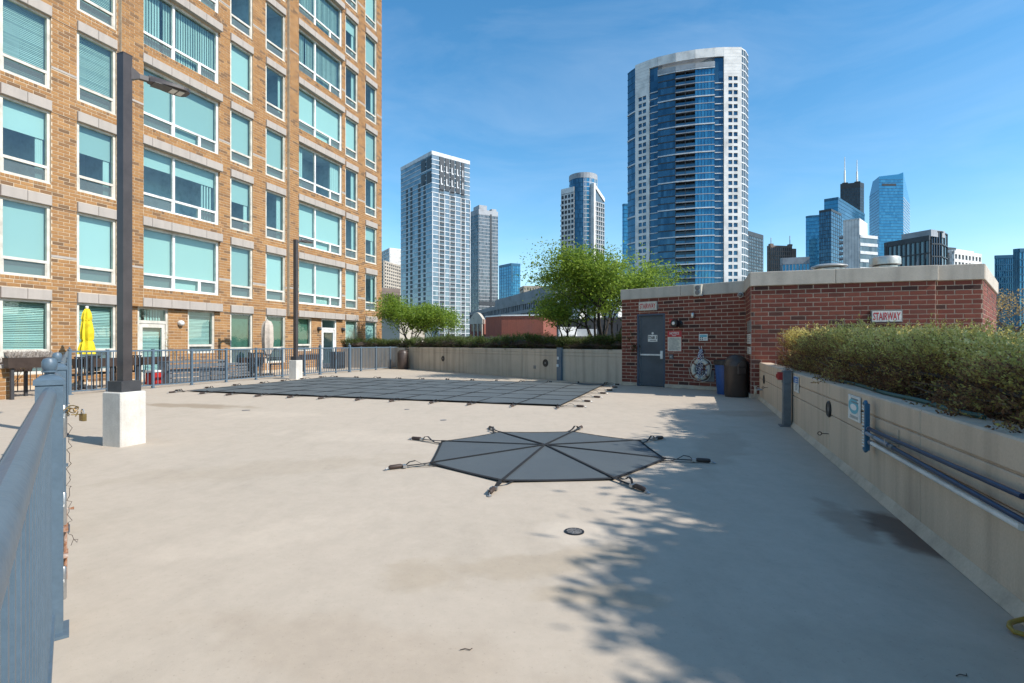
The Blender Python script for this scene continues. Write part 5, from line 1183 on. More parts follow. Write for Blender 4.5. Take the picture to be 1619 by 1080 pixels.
# furniture
def patio_chair(px, n, rz, lab):
    u, p = along(px, n); t = thing('patio_chair', p, lab, 'chair', 'black patio chairs behind the railing'); f = Fr(p.to_2d(), (math.cos(rz), math.sin(rz)), (-math.sin(rz), math.cos(rz)))
    m = MB(); m.fbox(f, -.24, .24, -.24, .24, .40, .44); build(m, 'seat', m_black2, t)
    m = MB()
    for i in range(7): m.fbox(f, -.23+i*.07, -.19+i*.07, -.25, -.23, .46, .88)
    m.fbox(f, -.25, .25, -.26, -.225, .88, .92); build(m, 'backrest', m_black2, t)
    for a in (-1, 1):
        for b in (-1, 1): m = MB(); m.tube([f.pt(a*.23, b*.23, 0), f.pt(a*.22, b*.22, .40)], .014, 6); build(m, 'leg', m_black, t)
        m = MB(); m.tube([f.pt(a*.25, -.24, .62), f.pt(a*.26, .2, .62), f.pt(a*.25, .22, .42)], .014, 6); build(m, 'arm', m_black, t)
def patio_table(px, n, lab, L_=.9):
    u, p = along(px, n); t = thing('patio_table', p, lab, 'table'); f = Fr(p.to_2d(), D1, FA.n)
    m = MB(); m.fbox(f, -L_/2, L_/2, -.35, .35, .68, .71); build(m, 'table_top', m_black2, t)
    for a in (-1, 1):
        for b in (-1, 1): m = MB(); m.tube([f.pt(a*(L_/2-.06), b*.3, 0), f.pt(a*(L_/2-.06), b*.3, .68)], .016, 6); build(m, 'leg', m_black, t)
patio_table(141, 1.15, 'black patio table under the closed yellow parasol', 1.2); patio_chair(125, 1.7, 1.2, 'black patio chair nearest the padlocked fence, by the yellow parasol'); patio_chair(160, 1.2, -1.6, 'black patio chair past the yellow parasol'); patio_chair(212, 1.2, .4, 'black patio chair behind the near lamp post')
patio_table(418, 1.4, 'black patio table under the beige covered parasol', 1.1); patio_chair(402, 1.9, .9, 'black patio chair on the near side of the beige parasol'); patio_chair(437, 1.3, -1.2, 'black patio chair on the far side of the beige parasol'); patio_chair(384, .9, 2.2, 'black patio chair by the dark window left of the beige parasol')
u, p = along(252, 1.75); t = thing('red_cooler', p, 'red cool box on the patio behind the railing', 'cool box'); f = Fr(p.to_2d(), D1, FA.n); m = MB(); m.cbox(f, -.3, .3, -.2, .2, .02, .38, .03); build(m, 'body', m_redd, t); m = MB(); m.cbox(f, -.31, .31, -.21, .21, .382, .45, .02); build(m, 'lid', m_white, t)
def divider(px, n, L_, h, lab):
    u, p = along(px, n); t = thing('patio_bench', p, lab, 'bench', 'grey slatted patio benches'); f = Fr(p.to_2d(), D1, FA.n)
    m = MB(); m.fbox(f, -L_/2, L_/2, -.25, .25, h-.06, h); build(m, 'seat', m_box, t)
    for i in range(4): m = MB(); m.fbox(f, -L_/2, L_/2, .24, .262, .06+i*(h-.14)/4, .06+(i+1)*(h-.14)/4-.02); build(m, 'slat', m_box, t)
    for a in (-1, 1): m = MB(); m.fbox(f, a*(L_/2)-.03, a*(L_/2)+.03, -.2, .2, 0, h-.06); build(m, 'leg', m_box, t)
divider(308, 2.0, 2.2, .72, 'grey slatted bench before the window with blinds'); divider(362, 1.6, 2.0, .55, 'grey slatted bench before the first dark window')
u, p = along(534, .7); t = thing('grill', p, 'black covered barbecue beside the white framed door', 'barbecue'); f = Fr(p.to_2d(), D1, FA.n); m = MB(); m.cbox(f, -.3, .3, -.25, .25, .1, .85, .06); build(m, 'cover', m_black2, t); m = MB(); m.fbox(f, -.3, .3, -.2, .2, 0, .1); build(m, 'base', m_black, t)

# ================================================================== PLANTS
def blades(n, base, dirs, length, width, curve=0.):
    """n thin quads from arrays: base (n,3), dirs (n,3) unit, length (n,), width (n,)"""
    r_ = RNG.normal(size=(n, 3)); s = np.cross(dirs, r_); s /= np.linalg.norm(s, axis=1)[:, None]+1e-9
    tip = base+dirs*length[:, None]; mid = base+dirs*(length*.5)[:, None]
    V = np.stack([base, mid+s*width[:, None], tip, mid-s*width[:, None]], 1).reshape(-1, 3); Q = np.arange(n*4).reshape(-1, 4); return V, Q
def unit(a): return a/(np.linalg.norm(a, axis=1)[:, None]+1e-9)
def conifer_hedge(name, lab, fr, segs, mt, n_spray, per, blade, wid, leanout=.4, brown=.5):
    """segs: function u -> (n_back, n_front, z_low, z_high); sprays of small needles over the shell"""
    t = thing(name, fr.pt((segs[0]+segs[1])/2, -1, segs[3]), lab, 'hedge'); fn = segs[2]
    us = RNG.uniform(segs[0], segs[1], n_spray); us = segs[0]+(segs[1]-segs[0])*((us-segs[0])/(segs[1]-segs[0]))**segs[4]
    B = np.zeros((n_spray, 3)); D = np.zeros((n_spray, 3)); tn = np.zeros(n_spray); zz = np.zeros(n_spray)
    nt_ = max(40, n_spray//14); tu = segs[0]+(segs[1]-segs[0])*RNG.random(nt_)**segs[4]; tt = RNG.uniform(0, math.pi*.93, nt_); td = RNG.uniform(-.16, .10, nt_); tc = RNG.normal(size=nt_)*.11
    for i, u in enumerate(us):
        k = RNG.integers(nt_); u = tu[k]+RNG.normal()*.085; nb, nf, zl, zh = fn(u); th = min(math.pi*.95, abs(tt[k]+RNG.normal()*.12)); ww = (nf-nb)/2; c = (nf+nb)/2
        lump = 1+.09*math.sin(u*2.3+th*2)+.08*math.sin(u*5.1+th*3.7)+.06*math.sin(u*11+th*6)
        rr = lump*RNG.uniform(.72, 1.03)+(.10*RNG.random()**2 if .5 < th < 2.6 else 0)+td[k]
        sx, sz = math.cos(th), math.sin(th); sx = math.copysign(abs(sx)**.5, sx); sz = abs(sz)**.5
        if th < .35: sz *= RNG.uniform(.2, 1)
        p = fr.pt(u, c+ww*sx*rr, zl+(zh-zl)*sz*rr); B[i] = p
        d = Vector((fr.n.x*sx, fr.n.y*sx, sz*.9+.25))+Vector((RNG.normal()*.45, RNG.normal()*.45, RNG.normal()*.3)); D[i] = d.normalized(); zz[i] = sz*rr
        tn[i] = np.clip(.04+.74*math.sin(th)**1.3+RNG.normal()*.10+tc[k]+.5*td[k]+.07*math.sin(u*3.1+1), 0, 1)  # tone: brown low down, plus painted top light and shade in sunken tufts
    n = n_spray*per; rep = np.repeat(np.arange(n_spray), per); L_ = RNG.uniform(.4, 1, n)
    f = RNG.uniform(-.3, 1, n); sd_ = RNG.normal(size=(n, 3))*.55
    base = B[rep]+D[rep]*(f*blade*2.2)[:, None]+RNG.normal(size=(n, 3))*blade*.18
    dr = unit(D[rep]*1.0+sd_); V, Q = blades(n, base, dr, L_*blade, np.full(n, wid)*RNG.uniform(.6, 1.3, n))
    T_ = np.clip(tn[rep]+RNG.normal(size=n)*.17, 0, 1)
    o = put('foliage', np_mesh('foliage', V, Q, T_, mt), (0, 0, 0), t); o.location = -org(t); o['kind'] = 'stuff'
    # dark solid core standing in for the shaded woody inside
    m = MB(); k = 60; seg = 10; vs = []
    for i in range(k+1):
        u = segs[0]+(segs[1]-segs[0])*i/k; nb, nf, zl, zh = fn(u); ww = (nf-nb)/2*.74; c = (nf+nb)/2
        for j in range(seg):
            an = 2*math.pi*j/seg; vs.append(fr.pt(u, c+ww*math.cos(an)*(1+.1*math.sin(u*4+j)), max(ZR-.08 if False else zl+.02, zl+(zh-zl)*(.42+.34*math.sin(an)*(1+.12*math.sin(u*3+j*2))))))
    m.add(vs, [(i*seg+j, i*seg+(j+1) % seg, (i+1)*seg+(j+1) % seg, (i+1)*seg+j) for i in range(k) for j in range(seg)]); build(m, 'dark_core', m_soil, t)
    m = MB()
    for i in range(90):
        u = random.uniform(segs[0], segs[1]); nb, nf, zl, zh = fn(u); a = fr.pt(u, nf-.35, zl+.02); b = fr.pt(u+random.uniform(-.4, .4), nf+random.uniform(-.15, .05), zl+(zh-zl)*random.uniform(.1, .6)); m.tube([a, a.lerp(b, .5)+Vector((0, 0, random.uniform(-.05, .08))), b], [.012, .007, .003], 4)
    build(m, 'stems', m_twig, t, kind='stuff')
    return t
random.seed(12)
def jun_prof(u):
    front = -.20+.05*math.sin(u*2.1)+.05*math.sin(u*.9+1)
    e = min(1, max(0, (11.9-u)/.8)); e = math.sqrt(e)
    return (-2.1, front-.0-.3*(1-e), ZR-.04, ZR+.06+.42*e+.03*math.sin(u*1.7)+.03*math.sin(u*.8+2)+.030*(u-6))
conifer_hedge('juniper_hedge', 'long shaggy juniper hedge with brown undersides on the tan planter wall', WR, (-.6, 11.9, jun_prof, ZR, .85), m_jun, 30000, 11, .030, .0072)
def yew_prof(u):
    return (-1.3, -.12+.05*math.sin(u*2), ZB-.05, ZB+.30+.16*math.sin(u*.55+.3)**2+.05*math.sin(u*2.3))
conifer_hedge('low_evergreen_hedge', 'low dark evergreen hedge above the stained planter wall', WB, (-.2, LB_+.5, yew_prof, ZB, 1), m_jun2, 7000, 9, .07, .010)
def yew2(u): return (-1.2, -.1, ZB-.1, ZB+.30+.08*math.sin(u*2))
conifer_hedge('low_evergreen_hedge', 'short dark evergreen hedge by the far corner of the apartment block', WC, (-.9, LC+.1, yew2, ZB, 1), m_jun2, 1700, 8, .08, .012)

def tree(name, lab, base, stems, H_, spread, nleaf, leaf, lm, bark, seed, layers=.35, tips_n=90, group=None, r0=.06, zlo=.35, lean=(0, 0), egg=None, nclump=150):
    """multi-stem tree: stems fork twice, leaves sit in flat clumps round the twig ends"""
    rd = random.Random(seed); rg = np.random.default_rng(seed); t = thing(name, base, lab, 'tree', group); base = Vector(base)
    m = MB(); tips = []
    def branch(p, d, L_, r, lev):
        n = 5; pts = [p]; rs = [r]; q = p.copy(); dd = d.copy()
        for i in range(n):
            dd = (dd+Vector((rd.gauss(0, .14), rd.gauss(0, .14), rd.gauss(.03, .08)))).normalized(); q = q+dd*L_/n; pts.append(q.copy()); rs.append(r*(1-.55*(i+1)/n))
        m.tube(pts, rs, 6 if lev < 2 else 4, cap=False)
        if lev >= 1:
            for i in range(2, n+1): tips.append((pts[i], lev))
        if lev < (3 if not egg else 1):
            k = rd.choice((2, 3, 3)) if lev < 2 else 3
            for i in range(k):
                s = pts[rd.choice((3, 4, 5, 5))]; a = rd.uniform(0, 6.28); out = Vector((math.cos(a), math.sin(a), rd.uniform(-.05, .55)))
                branch(s, (dd*.65+out*.8).normalized(), L_*rd.uniform(.55, .8), r*.5, lev+1)
    for i in range(stems):
        a = 2*math.pi*i/stems+rd.uniform(-.4, .4); tilt = rd.uniform(.18, .5) if stems > 1 else .05
        branch(base+Vector((math.cos(a)*.08, math.sin(a)*.08, 0)), Vector((math.cos(a)*tilt*spread/1.8+lean[0], math.sin(a)*tilt*spread/1.8+lean[1], 1)).normalized(), H_*.48, r0, 0)
    build(m, 'trunk', bark, t)
    # clump centres: twig ends kept inside the crown
    C = []
    for p, lev in tips:
        q = p-base
        if q.z > zlo*H_: C.append((p.x, p.y, min(p.z, base.z+H_)))
    if egg:                                                            # crown given as centre height, radius, half height
        zc, er, eh = egg; C = []
        for i in range(nclump):
            v = Vector((rd.gauss(0, 1), rd.gauss(0, 1), rd.gauss(0, 1))).normalized()*rd.uniform(.35, 1)**.6
            if v.x*er-1.064*v.z*eh < -1.0 or rd.random() < .03: C.append((base.x+v.x*er, base.y+v.y*er, base.z+zc+v.z*eh))  # unseen crown shaped for light: thinned where its shadow would reach the hedge
    C = np.array(C); idx = rg.integers(0, len(C), nleaf)
    size = rg.uniform(.6, 1.3, len(C))*(.25*spread/1.8 if not egg else egg[1]*.15)
    off = rg.normal(size=(nleaf, 3))*np.array([1, 1, layers])*size[idx][:, None]
    P = C[idx]+off
    nrm = unit(rg.normal(size=(nleaf, 3))*.55+np.array([0, 0, .8])); a = unit(np.cross(nrm, rg.normal(size=(nleaf, 3)))); b = np.cross(nrm, a)
    l = rg.uniform(.6, 1.25, nleaf)*leaf; ww = l*.42
    V = np.stack([P-a*l[:, None], P+b*ww[:, None], P+a*l[:, None], P-b*ww[:, None]], 1).reshape(-1, 3)
    ct = rg.random(len(C)); T_ = np.clip(.25+.45*ct[idx]+rg.normal(size=nleaf)*.14, 0, 1)
    o = put('crown', np_mesh('crown', V, np.arange(nleaf*4).reshape(-1, 4), T_, lm), (0, 0, 0), t); o.location = -org(t)
    return t
p = PX(946, 19.3); tree('locust_tree', 'wide many stemmed light green tree rising beside the stair house', (p.x, p.y, 1.0), 7, 3.6, 2.7, 28000, .058, m_leaf, m_bark2, 3, r0=.055, zlo=.06)
p = PX(898, 19.6); tree('locust_tree', 'low spreading light green tree between the steel post and the wide many stemmed tree', (p.x, p.y, 1.0), 4, 2.3, 1.7, 7000, .056, m_leaf, m_bark2, 5, r0=.04, zlo=.1)
p = PX(978, 21.5); tree('locust_tree', 'light green tree whose crown shows just above the stair house door', (p.x, p.y, 1.0), 5, 3.7, 1.7, 8500, .06, m_leaf, m_bark2, 8, r0=.05, zlo=.3)
p = PX(652, 29.0); tree('locust_tree', 'small light green tree next to the corner of the apartment block', (p.x, p.y, 1.0), 5, 2.8, 2.6, 14000, .070, m_leaf, m_bark2, 15, r0=.05, zlo=.12)
p = PX(690, 30.5); tree('locust_tree', 'thin low light green tree before the foot of the tall glass tower', (p.x, p.y, 1.0), 4, 2.2, 2.2, 6500, .070, m_leaf, m_bark2, 22, r0=.04, zlo=.12)
p = PX(1612, 16.5); tree('blossom_tree', 'thin tree with yellow blossom past the end of the stair house', (p.x, p.y, .3), 3, 2.9, 1.5, 2200, .04, m_yleaf, m_bark, 31, r0=.04, zlo=.3)
# row of shade trees on the street side; the edge of their shadow falls along the deck
for i, yy in enumerate((-3.2, -1.4, .4, 2.2, 4.0, 5.8, 7.5, 9.0)):
    x, y = -.4+.345*yy+(2.5, 2.5, 2.55, 2.4, 2.3, 2.1, 2.15, 2.0)[i]+4.9, yy-2.47
    tree('street_tree', 'narrow leafy street tree behind the juniper planter, ' + ('first', 'second', 'third', 'fourth', 'fifth', 'sixth', 'seventh', 'last')[i] + ' of the row', (x, y, 0), 2, 4.6, .55, (15000, 16000, 16000, 14000, 11000, 9000, 7000, 5500)[i], .075, m_leaf_shade, m_bark, 41+i, layers=.7, group='street trees behind the planter', r0=.07, zlo=.12, egg=(4.6, 1.3-.1*(i > 5), 1.35-.2*(i > 5)), nclump=(520, 600, 600, 560, 440, 360, 300, 240)[i])
# ================================================================== CITY BEYOND
m_tg1 = tower_glass('tower_glass_pale', [(.10, .155, .19), (.17, .235, .27), (.24, .30, .33), (.13, .19, .23)], .35, .12)
m_tg2 = tower_glass('tower_glass_blue', [(.02, .075, .13), (.038, .112, .18), (.06, .155, .235), (.026, .088, .15)], .45, .08)
m_tg3 = tower_glass('tower_glass_sky', [(.03, .17, .30), (.045, .21, .35), (.06, .25, .39)], .4, .1)
m_tg4 = tower_glass('tower_glass_dark', [(.02, .03, .04), (.035, .05, .065), (.05, .07, .085)], .3, .12)
m_tg5 = tower_glass('tower_glass_grey', [(.07, .11, .13), (.11, .155, .175), (.16, .20, .22), (.05, .08, .10)], .35, .12)
m_tw = mat('tower_white', (.78, .76, .72), rough=.6, var=.05, scale=.2)
m_tgr = mat('tower_grey', (.36, .38, .40), rough=.6, var=.08, scale=.2)
m_tgrd = mat('tower_mid_grey', (.23, .24, .25), rough=.7, var=.12, scale=.2)
m_tslab = mat('tower_slab_white', (.66, .68, .69), rough=.55, var=.05, scale=.3)
m_tdark = mat('tower_dark_metal', (.045, .055, .065), rough=.5, var=.1, scale=.3)
m_tbrown = mat('tower_brown_stone', (.19, .145, .12), rough=.8, var=.1, scale=.2)
m_tbeige = mat('tower_beige', (.50, .44, .36), rough=.7, var=.08, scale=.2)
m_tred = mat('far_red_brick', (.27, .085, .055), rough=.85, var=.3, scale=.5, bscale=6., col2=(.20, .07, .05), streak=.2)
m_tblue = mat('tower_blue_metal', (.035, .13, .22), rough=.35, metal=.3, var=.06, scale=.2)
m_tblack = mat('tower_black', (.022, .027, .034), rough=.4, var=.1, scale=.2)
GZ = -16.
class Tower:
    def __init__(s, name, label, c, category='tower'):
        s.root = thing(name, (c[0], c[1], GZ), label, category); s.mb = {}
    SINGLE = {'roof_shade_panel', 'antenna', 'antenna_base', 'mast', 'mast_base', 'window', 'pilaster', 'rooftop_unit', 'roof_unit', 'shaft', 'plant_band', 'upper_storey', 'upper_tier', 'parapet', 'coping', 'crown_panel', 'fin', 'crown', 'roof_storey', 'gable_glass', 'canopy_band', 'bay_roof', 'crown_band', 'roof_band'}
    def m(s, part, mt):
        if part in s.SINGLE: b = MB(); s.mb[(part, mt.name, len(s.mb))] = (b, mt); return b
        return s.mb.setdefault((part, mt.name, 0), (MB(), mt))[0]
    def strip(s, p0, p1, z0, z1, nf, nb, glass, slab=None, sh=.25, pier=None, pw=.3, proud=.25, back=0., pout=None, piers=None, jit=.018):
        """one vertical strip of facade: glass cells set back, floor slabs and piers standing proud of them"""
        p0, p1 = Vector(p0), Vector(p1); L_ = (p1-p0).length; d = (p1-p0)/L_; fr = Fr(p0, d, (d.y, -d.x)); h = (z1-z0)/nf; w_ = L_/nb
        g = s.m('glazing', glass)
        for i in range(nf):
            for j in range(nb):
                a = [fr.pt(j*w_, -back+random.uniform(-jit, jit), z0+i*h), fr.pt((j+1)*w_, -back+random.uniform(-jit, jit), z0+i*h), fr.pt((j+1)*w_, -back+random.uniform(-jit, jit), z0+(i+1)*h), fr.pt(j*w_, -back+random.uniform(-jit, jit), z0+(i+1)*h)]
                g.quad(*a)
        if slab:
            b = s.m('floor_bands', slab)
            for i in range(nf+1):
                z = z0+i*h; b.fbox(fr, 0, L_, -back-.2, proud, z-sh/2, z+sh/2)
        if pier:
            b = s.m('piers', pier); po = proud*.9 if pout is None else pout
            for u in (piers if piers is not None else [j*w_ for j in range(nb+1)]): b.fbox(fr, max(0, u-pw/2), min(L_, u+pw/2), -back-.2, po, z0, z1)
        return fr
    def body(s, poly, z1, mt, part='core', z0=GZ): s.m(part, mt).prism([tuple(p[:2]) for p in poly], z0, z1)
    def plate(s, p0, p1, z0, z1, n0, n1, part, mt, u0=0, u1=None):
        p0, p1 = Vector(p0), Vector(p1); L_ = (p1-p0).length; d = (p1-p0)/L_; fr = Fr(p0, d, (d.y, -d.x)); s.m(part, mt).fbox(fr, u0, L_ if u1 is None else u1, n0, n1, z0, z1); return fr
    def done(s):
        for (part, mn, k), (mb, mt) in s.mb.items():
            if not mb.v: continue
            o = build(mb, part, mt, s.root)
            if part not in s.SINGLE and len(mb.f) > 6: o['kind'] = 'stuff'
def shrink(poly, k=.985, inset=.9):
    c = sum((Vector(p) for p in poly), Vector((0, 0)))/len(poly); return [Vector(p)+(c-Vector(p))*min(.3, inset/max(.1, (c-Vector(p)).length)) for p in poly]
def block(name, lab, pxl, pxc, pxr, dc, topc, topl, topr, nf, nbl, nbr, glass_l, glass_r, slab, sh=.4, pier=None, pw=.4, proud=.2, roofm=None, cat='tower', zb=0, parapet=1.):
    """two-sided tower: the near corner at pxc and distance dc; roof heights in the picture fix the far corners"""
    hc = HZ-topc; c = PX(pxc, dc); zt = ZY(topc, dc); t = Tower(name, lab, (c.x, c.y), cat)
    l = PX(pxl, dc*hc/(HZ-topl)) if pxl is not None else None; r = PX(pxr, dc*hc/(HZ-topr)) if pxr is not None else None
    if l is None: l = c+Vector((-.1, 1))*((r-c).length)
    if r is None: r = c+Vector((.1, 1))*((l-c).length)
    bk = l+r-c; poly = [l, c, r, bk]; t.body(shrink(poly, .99), zt-parapet-.5, roofm or m_tgr)
    t.strip(l, c, GZ+zb, zt-parapet, nf, nbl, glass_l, slab, sh, pier, pw, proud); t.strip(c, r, GZ+zb, zt-parapet, nf, nbr, glass_r, slab, sh, pier, pw, proud)
    for a, b in ((l, c), (c, r)): t.plate(a, b, zt-parapet+.0, zt, -.3, proud+.05, 'parapet', slab or roofm or m_tgr)
    t.info = (l, c, r, zt); return t
random.seed(33)
# tall pale glass tower
t = block('glass_tower', 'tall pale glass residential tower with a white balcony grid, next to the apartment block', 633.7, 683, 742.7, 330, 238.3, 265, 254.7, 46, 13, 11, m_tg1, m_tg1, m_tslab, .45, None, parapet=2.2)
l, c, r, zt = t.info; L_ = (r-c).length; d = (r-c)/L_; fr = Fr(c, d, (d.y, -d.x)); zt2 = zt-2.2
for f in (0, .165, .31, .445, .59, .74, .86, .995): t.m('piers', m_tslab).fbox(fr, f*L_, f*L_+.45, -.2, .4, GZ, zt2-24)
h = (zt2-GZ)/46
for f0, f1 in ((.18, .30), (.455, .58), (.755, .855)):
    for i in range(40): t.m('balcony', m_tdark).fbox(fr, f0*L_, f1*L_, -.1, .10, GZ+i*h+.5, GZ+(i+1)*h-.35); t.m('balcony_rail', m_tg5).fbox(fr, f0*L_, f1*L_, .1, .45, GZ+i*h+.3, GZ+i*h+1.25)
for f0, f1 in ((.19, .30), (.33, .44), (.47, .575), (.615, .72), (.76, .84)):       # dark proud panels standing in for shaded open frames under the roof
    t.m('roof_shade_panel', m_tdark).fbox(fr, f0*L_, f1*L_, -.1, .5, zt2-21, zt2-.3)
    for k in range(2): t.m('roof_louvre', m_tslab).fbox(fr, f0*L_+.7, f0*L_+1.3, .4, .62, zt2-9-k*8, zt2-5.5-k*8); t.m('roof_louvre', m_tslab).fbox(fr, f0*L_+.7, f1*L_-.9, .4, .65, zt2-9.8-k*8, zt2-9-k*8)
L2 = (c-l).length; d2 = (c-l)/L2; fl = Fr(l, d2, (d2.y, -d2.x))
for f0, f1 in ((.19, .235), (.33, .385), (.585, .645), (.75, .80)):
    for i in range(41): t.m('side_window', m_tdark).fbox(fl, f0*L2, f1*L2, .0, .3, GZ+i*h+.5, GZ+i*h+h-.5)
for i in (4, 5):
    for k in range(2): t.m('side_window', m_tdark).fbox(fl, (.02+i*.165)*L2, (.15+i*.165)*L2, .0, .3, zt2-8-k*9, zt2-1-k*9)
t.done()
t = block('glass_tower', 'grey green glass twin slab tower behind the pale balcony tower', 743, 757, 787.3, 430, 330.8, 335.5, 335, 44, 6, 14, m_tg5, m_tg5, m_tgr, .5, m_tgr, .25, parapet=4)
l, c, r, zt = t.info; L_ = (r-c).length; d = (r-c)/L_; fr = Fr(c, d, (d.y, -d.x)); t.m('shaft', m_tdark).fbox(fr, L_*.58, L_*.66, -1, .5, GZ, zt-3); t.m('plant_band', m_tdark).fbox(fr, 0, L_, -.2, .35, zt-78, zt-75); t.m('rooftop_unit', m_tgr).fbox(fr, L_*.05, L_*.45, -12, -1, zt, zt+4); t.m('rooftop_unit', m_tgr).fbox(fr, L_*.7, L_*.95, -12, -1, zt, zt+2); t.done()
t = block('office_tower', 'plain grey white office slab beside the apartment block edge', 604, 616, 634, 700, 392, 398, 394, 30, 4, 9, m_tgr and m_tg5, m_tg5, m_tw, .9, m_tw, 1.4, proud=.6); t.done()
t = block('apartment_tower', 'cream apartment tower with a window grid by the apartment block edge', 598, 607, 633, 520, 412, 416, 420, 30, 3, 8, m_tg4, m_tg4, m_tbeige, 1.5, m_tbeige, 1.7, proud=.6); t.done()
t = block('brick_building', 'dark brown brick building low behind the small corner tree', 596, 600, 632, 150, 455, 456, 457, 8, 2, 9, m_tg4, m_tg4, m_tbrown, 1.6, m_tbrown, 1.5, proud=.3, cat='building'); t.done()
t = block('glass_tower', 'bright blue glass office tower low between the skyscrapers', 789, 808, 822.5, 620, 416, 420, 417, 32, 5, 5, m_tg3, m_tg3, m_tblue, .35, m_tblue, .3, parapet=3)
l, c, r, zt = t.info; L_ = (r-c).length; t.plate(c, r, zt-22, zt-2, -.2, .3, 'crown_panel', m_tblue, u0=0, u1=L_*.2); t.done()
t = block('stone_tower', 'small stone building with a stepped roof behind the wide light green tree', 822, 828, 870, 400, 452, 455, 452, 20, 3, 10, m_tg4, m_tg4, m_tbeige, 1.4, m_tbeige, 1.4, proud=.4, cat='building'); t.done()
# long grey office block
t = block('office_block', 'long low grey office block with rows of narrow windows', 744, 752, 880, 300, 492, 494, 462, 9, 3, 46, m_tg4, m_tg4, m_tgrd, 1.3, m_tgrd, .8, proud=.5, cat='office building', parapet=1.2)
l, c, r, zt = t.info; d = (r-c).normalized(); fr = Fr(c, d, (d.y, -d.x)); L_ = (r-c).length; t.m('upper_storey', m_tgrd).fbox(fr, L_*.25, L_, -14, -3, zt, zt+4); t.done()
t = block('brick_building', 'tan and brown mid rise showing between the stems of the wide light green tree', 858, 866, 1020, 150, 506, 507, 500, 7, 2, 22, m_tg4, m_tg4, m_tbrown, 1.5, m_tbrown, 1.1, proud=.3, cat='building')
l, c, r, zt = t.info; d = (r-c).normalized(); fr = Fr(c, d, (d.y, -d.x)); L_ = (r-c).length
for f in (.1, .22, .4, .62): t.m('roof_unit', m_tw).fbox(fr, L_*f, L_*f+2.2, -6, -3, zt, zt+random.uniform(1.5, 3.2))
t.done()
t = block('stone_block', 'pale grey office building beyond the stems of the wide light green tree', 866, 880, 990, 260, 478, 479, 476, 12, 2, 20, m_tg4, m_tg5, m_tgr, 1.3, m_tgr, 1.0, proud=.4, cat='office building'); t.done()
# red brick mid rises
t = Tower('brick_warehouse', 'plain red brick warehouse wall beyond the low evergreen hedge', PX(800, 95), 'building'); a, b, c_, e = PX(768, 96), PX(793, 92), PX(859, 90), PX(880, 112)
t.body([a, b, c_, e, PX(790, 118)], ZY(500, 92), m_tred, 'wall'); t.plate(b, c_, ZY(500, 92), ZY(498, 92), -.4, .15, 'coping', m_tw); t.plate(a, b, ZY(500, 92), ZY(498, 92), -.4, .12, 'coping', m_tw); t.done()
t = Tower('arched_building', 'red and tan brick building with a curved gable beyond the pool', PX(754, 115), 'building'); p0, p1 = PX(743, 118), PX(765.5, 115); d = (p1-p0).normalized(); fr = Fr(p0, d, (d.y, -d.x)); L_ = (p1-p0).length
t.body([p0, p1, p1+Vector((1, 14)), p0+Vector((1, 14))], ZY(505, 116), m_tred, 'wall')
n = 10; arc = [(L_*(.05+.9*i/n), ZY(505, 116)+1.55*math.sin(math.pi*i/n)) for i in range(n+1)]; mm = t.m('gable', m_tbeige)
for (u0, z0), (u1, z1) in zip(arc[:-1], arc[1:]): P = fr.pt; zb = ZY(505, 116)-1.; mm.hexa([P(u0, .25, zb), P(u1, .25, zb), P(u1, -.5, zb), P(u0, -.5, zb), P(u0, .25, z0), P(u1, .25, z1), P(u1, -.5, z1), P(u0, -.5, z0)])
for f in (.14, .42, .70): t.m('window', m_tg4).fbox(fr, L_*f, L_*(f+.14), .0, .15, ZY(524, 116), ZY(508, 116)); t.m('pilaster', m_tbeige).fbox(fr, L_*(f+.17), L_*(f+.22), 0, .3, ZY(535, 116), ZY(506, 116))
t.done()
t = Tower('flat_roof_building', 'low flat roofed tan building just behind the evergreen hedge', PX(880, 60), 'building'); a, b = PX(700, 66), PX(1010, 58); t.body([a, b, b+Vector((2, 22)), a+Vector((2, 22))], ZY(538, 60), m_tbeige, 'wall'); t.plate(a, b, ZY(538, 62), ZY(532, 62), -.4, .2, 'parapet', m_tbrown)
p = PX(885, 68); t.m('roof_unit', m_tw).prism([(p.x, p.y), (p.x+2.2, p.y), (p.x+2.2, p.y+2), (p.x, p.y+2)], ZY(538, 60)-.2, ZY(517, 68)); p = PX(905, 69); t.m('roof_unit', m_tgr).prism([(p.x, p.y), (p.x+3.2, p.y), (p.x+3.2, p.y+2), (p.x, p.y+2)], ZY(538, 60)-.2, ZY(520, 68)); t.done()
t = Tower('low_wall_building', 'low tan stucco building beside the apartment block corner', PX(620, 75), 'building'); a, b = PX(598, 76), PX(632, 74); t.body([a, b, b+Vector((1, 15)), a+Vector((1, 15))], ZY(502, 75), m_tbeige, 'wall'); t.plate(a, b, ZY(502, 75), ZY(500, 75), -.3, .2, 'coping', m_tgr); t.done()
# slender tower with a round glass core
D = 350; t = Tower('round_core_tower', 'slender white slab tower with a round blue glass core', PX(915, D))
a, b = PX(887.4, D*1.02), PX(908, D); z0, z1 = GZ, ZY(295, D)
d_ = (b-a).normalized(); bk = Vector((-d_.y, d_.x))*14
t.body(shrink([a, b, b+bk, a+bk]), z1-.6, m_tw); frl = t.strip(a, b, z0, z1-4, 34, 4, m_tg4, m_tw, 1.2, m_tw, .75, .35); t.plate(a, b, z1-4, z1, -.2, .35, 'parapet', m_tw)
hb = (z1-4-z0)/34
for i in range(1, 33): t.m('balcony', m_tgr).fbox(frl, -1.1, 0.0, -6, -.5, z0+i*hb-.2, z0+i*hb+1.0)
cc = PX(922, D+7); rad = 22/F*D/1.0*.5*2; rad = (944-900)/2/F*(D+7); zt = ZY(274, D); ring = [(cc.x+rad*math.cos(R(x)), cc.y+rad*math.sin(R(x))) for x in range(180, 361, 12)]
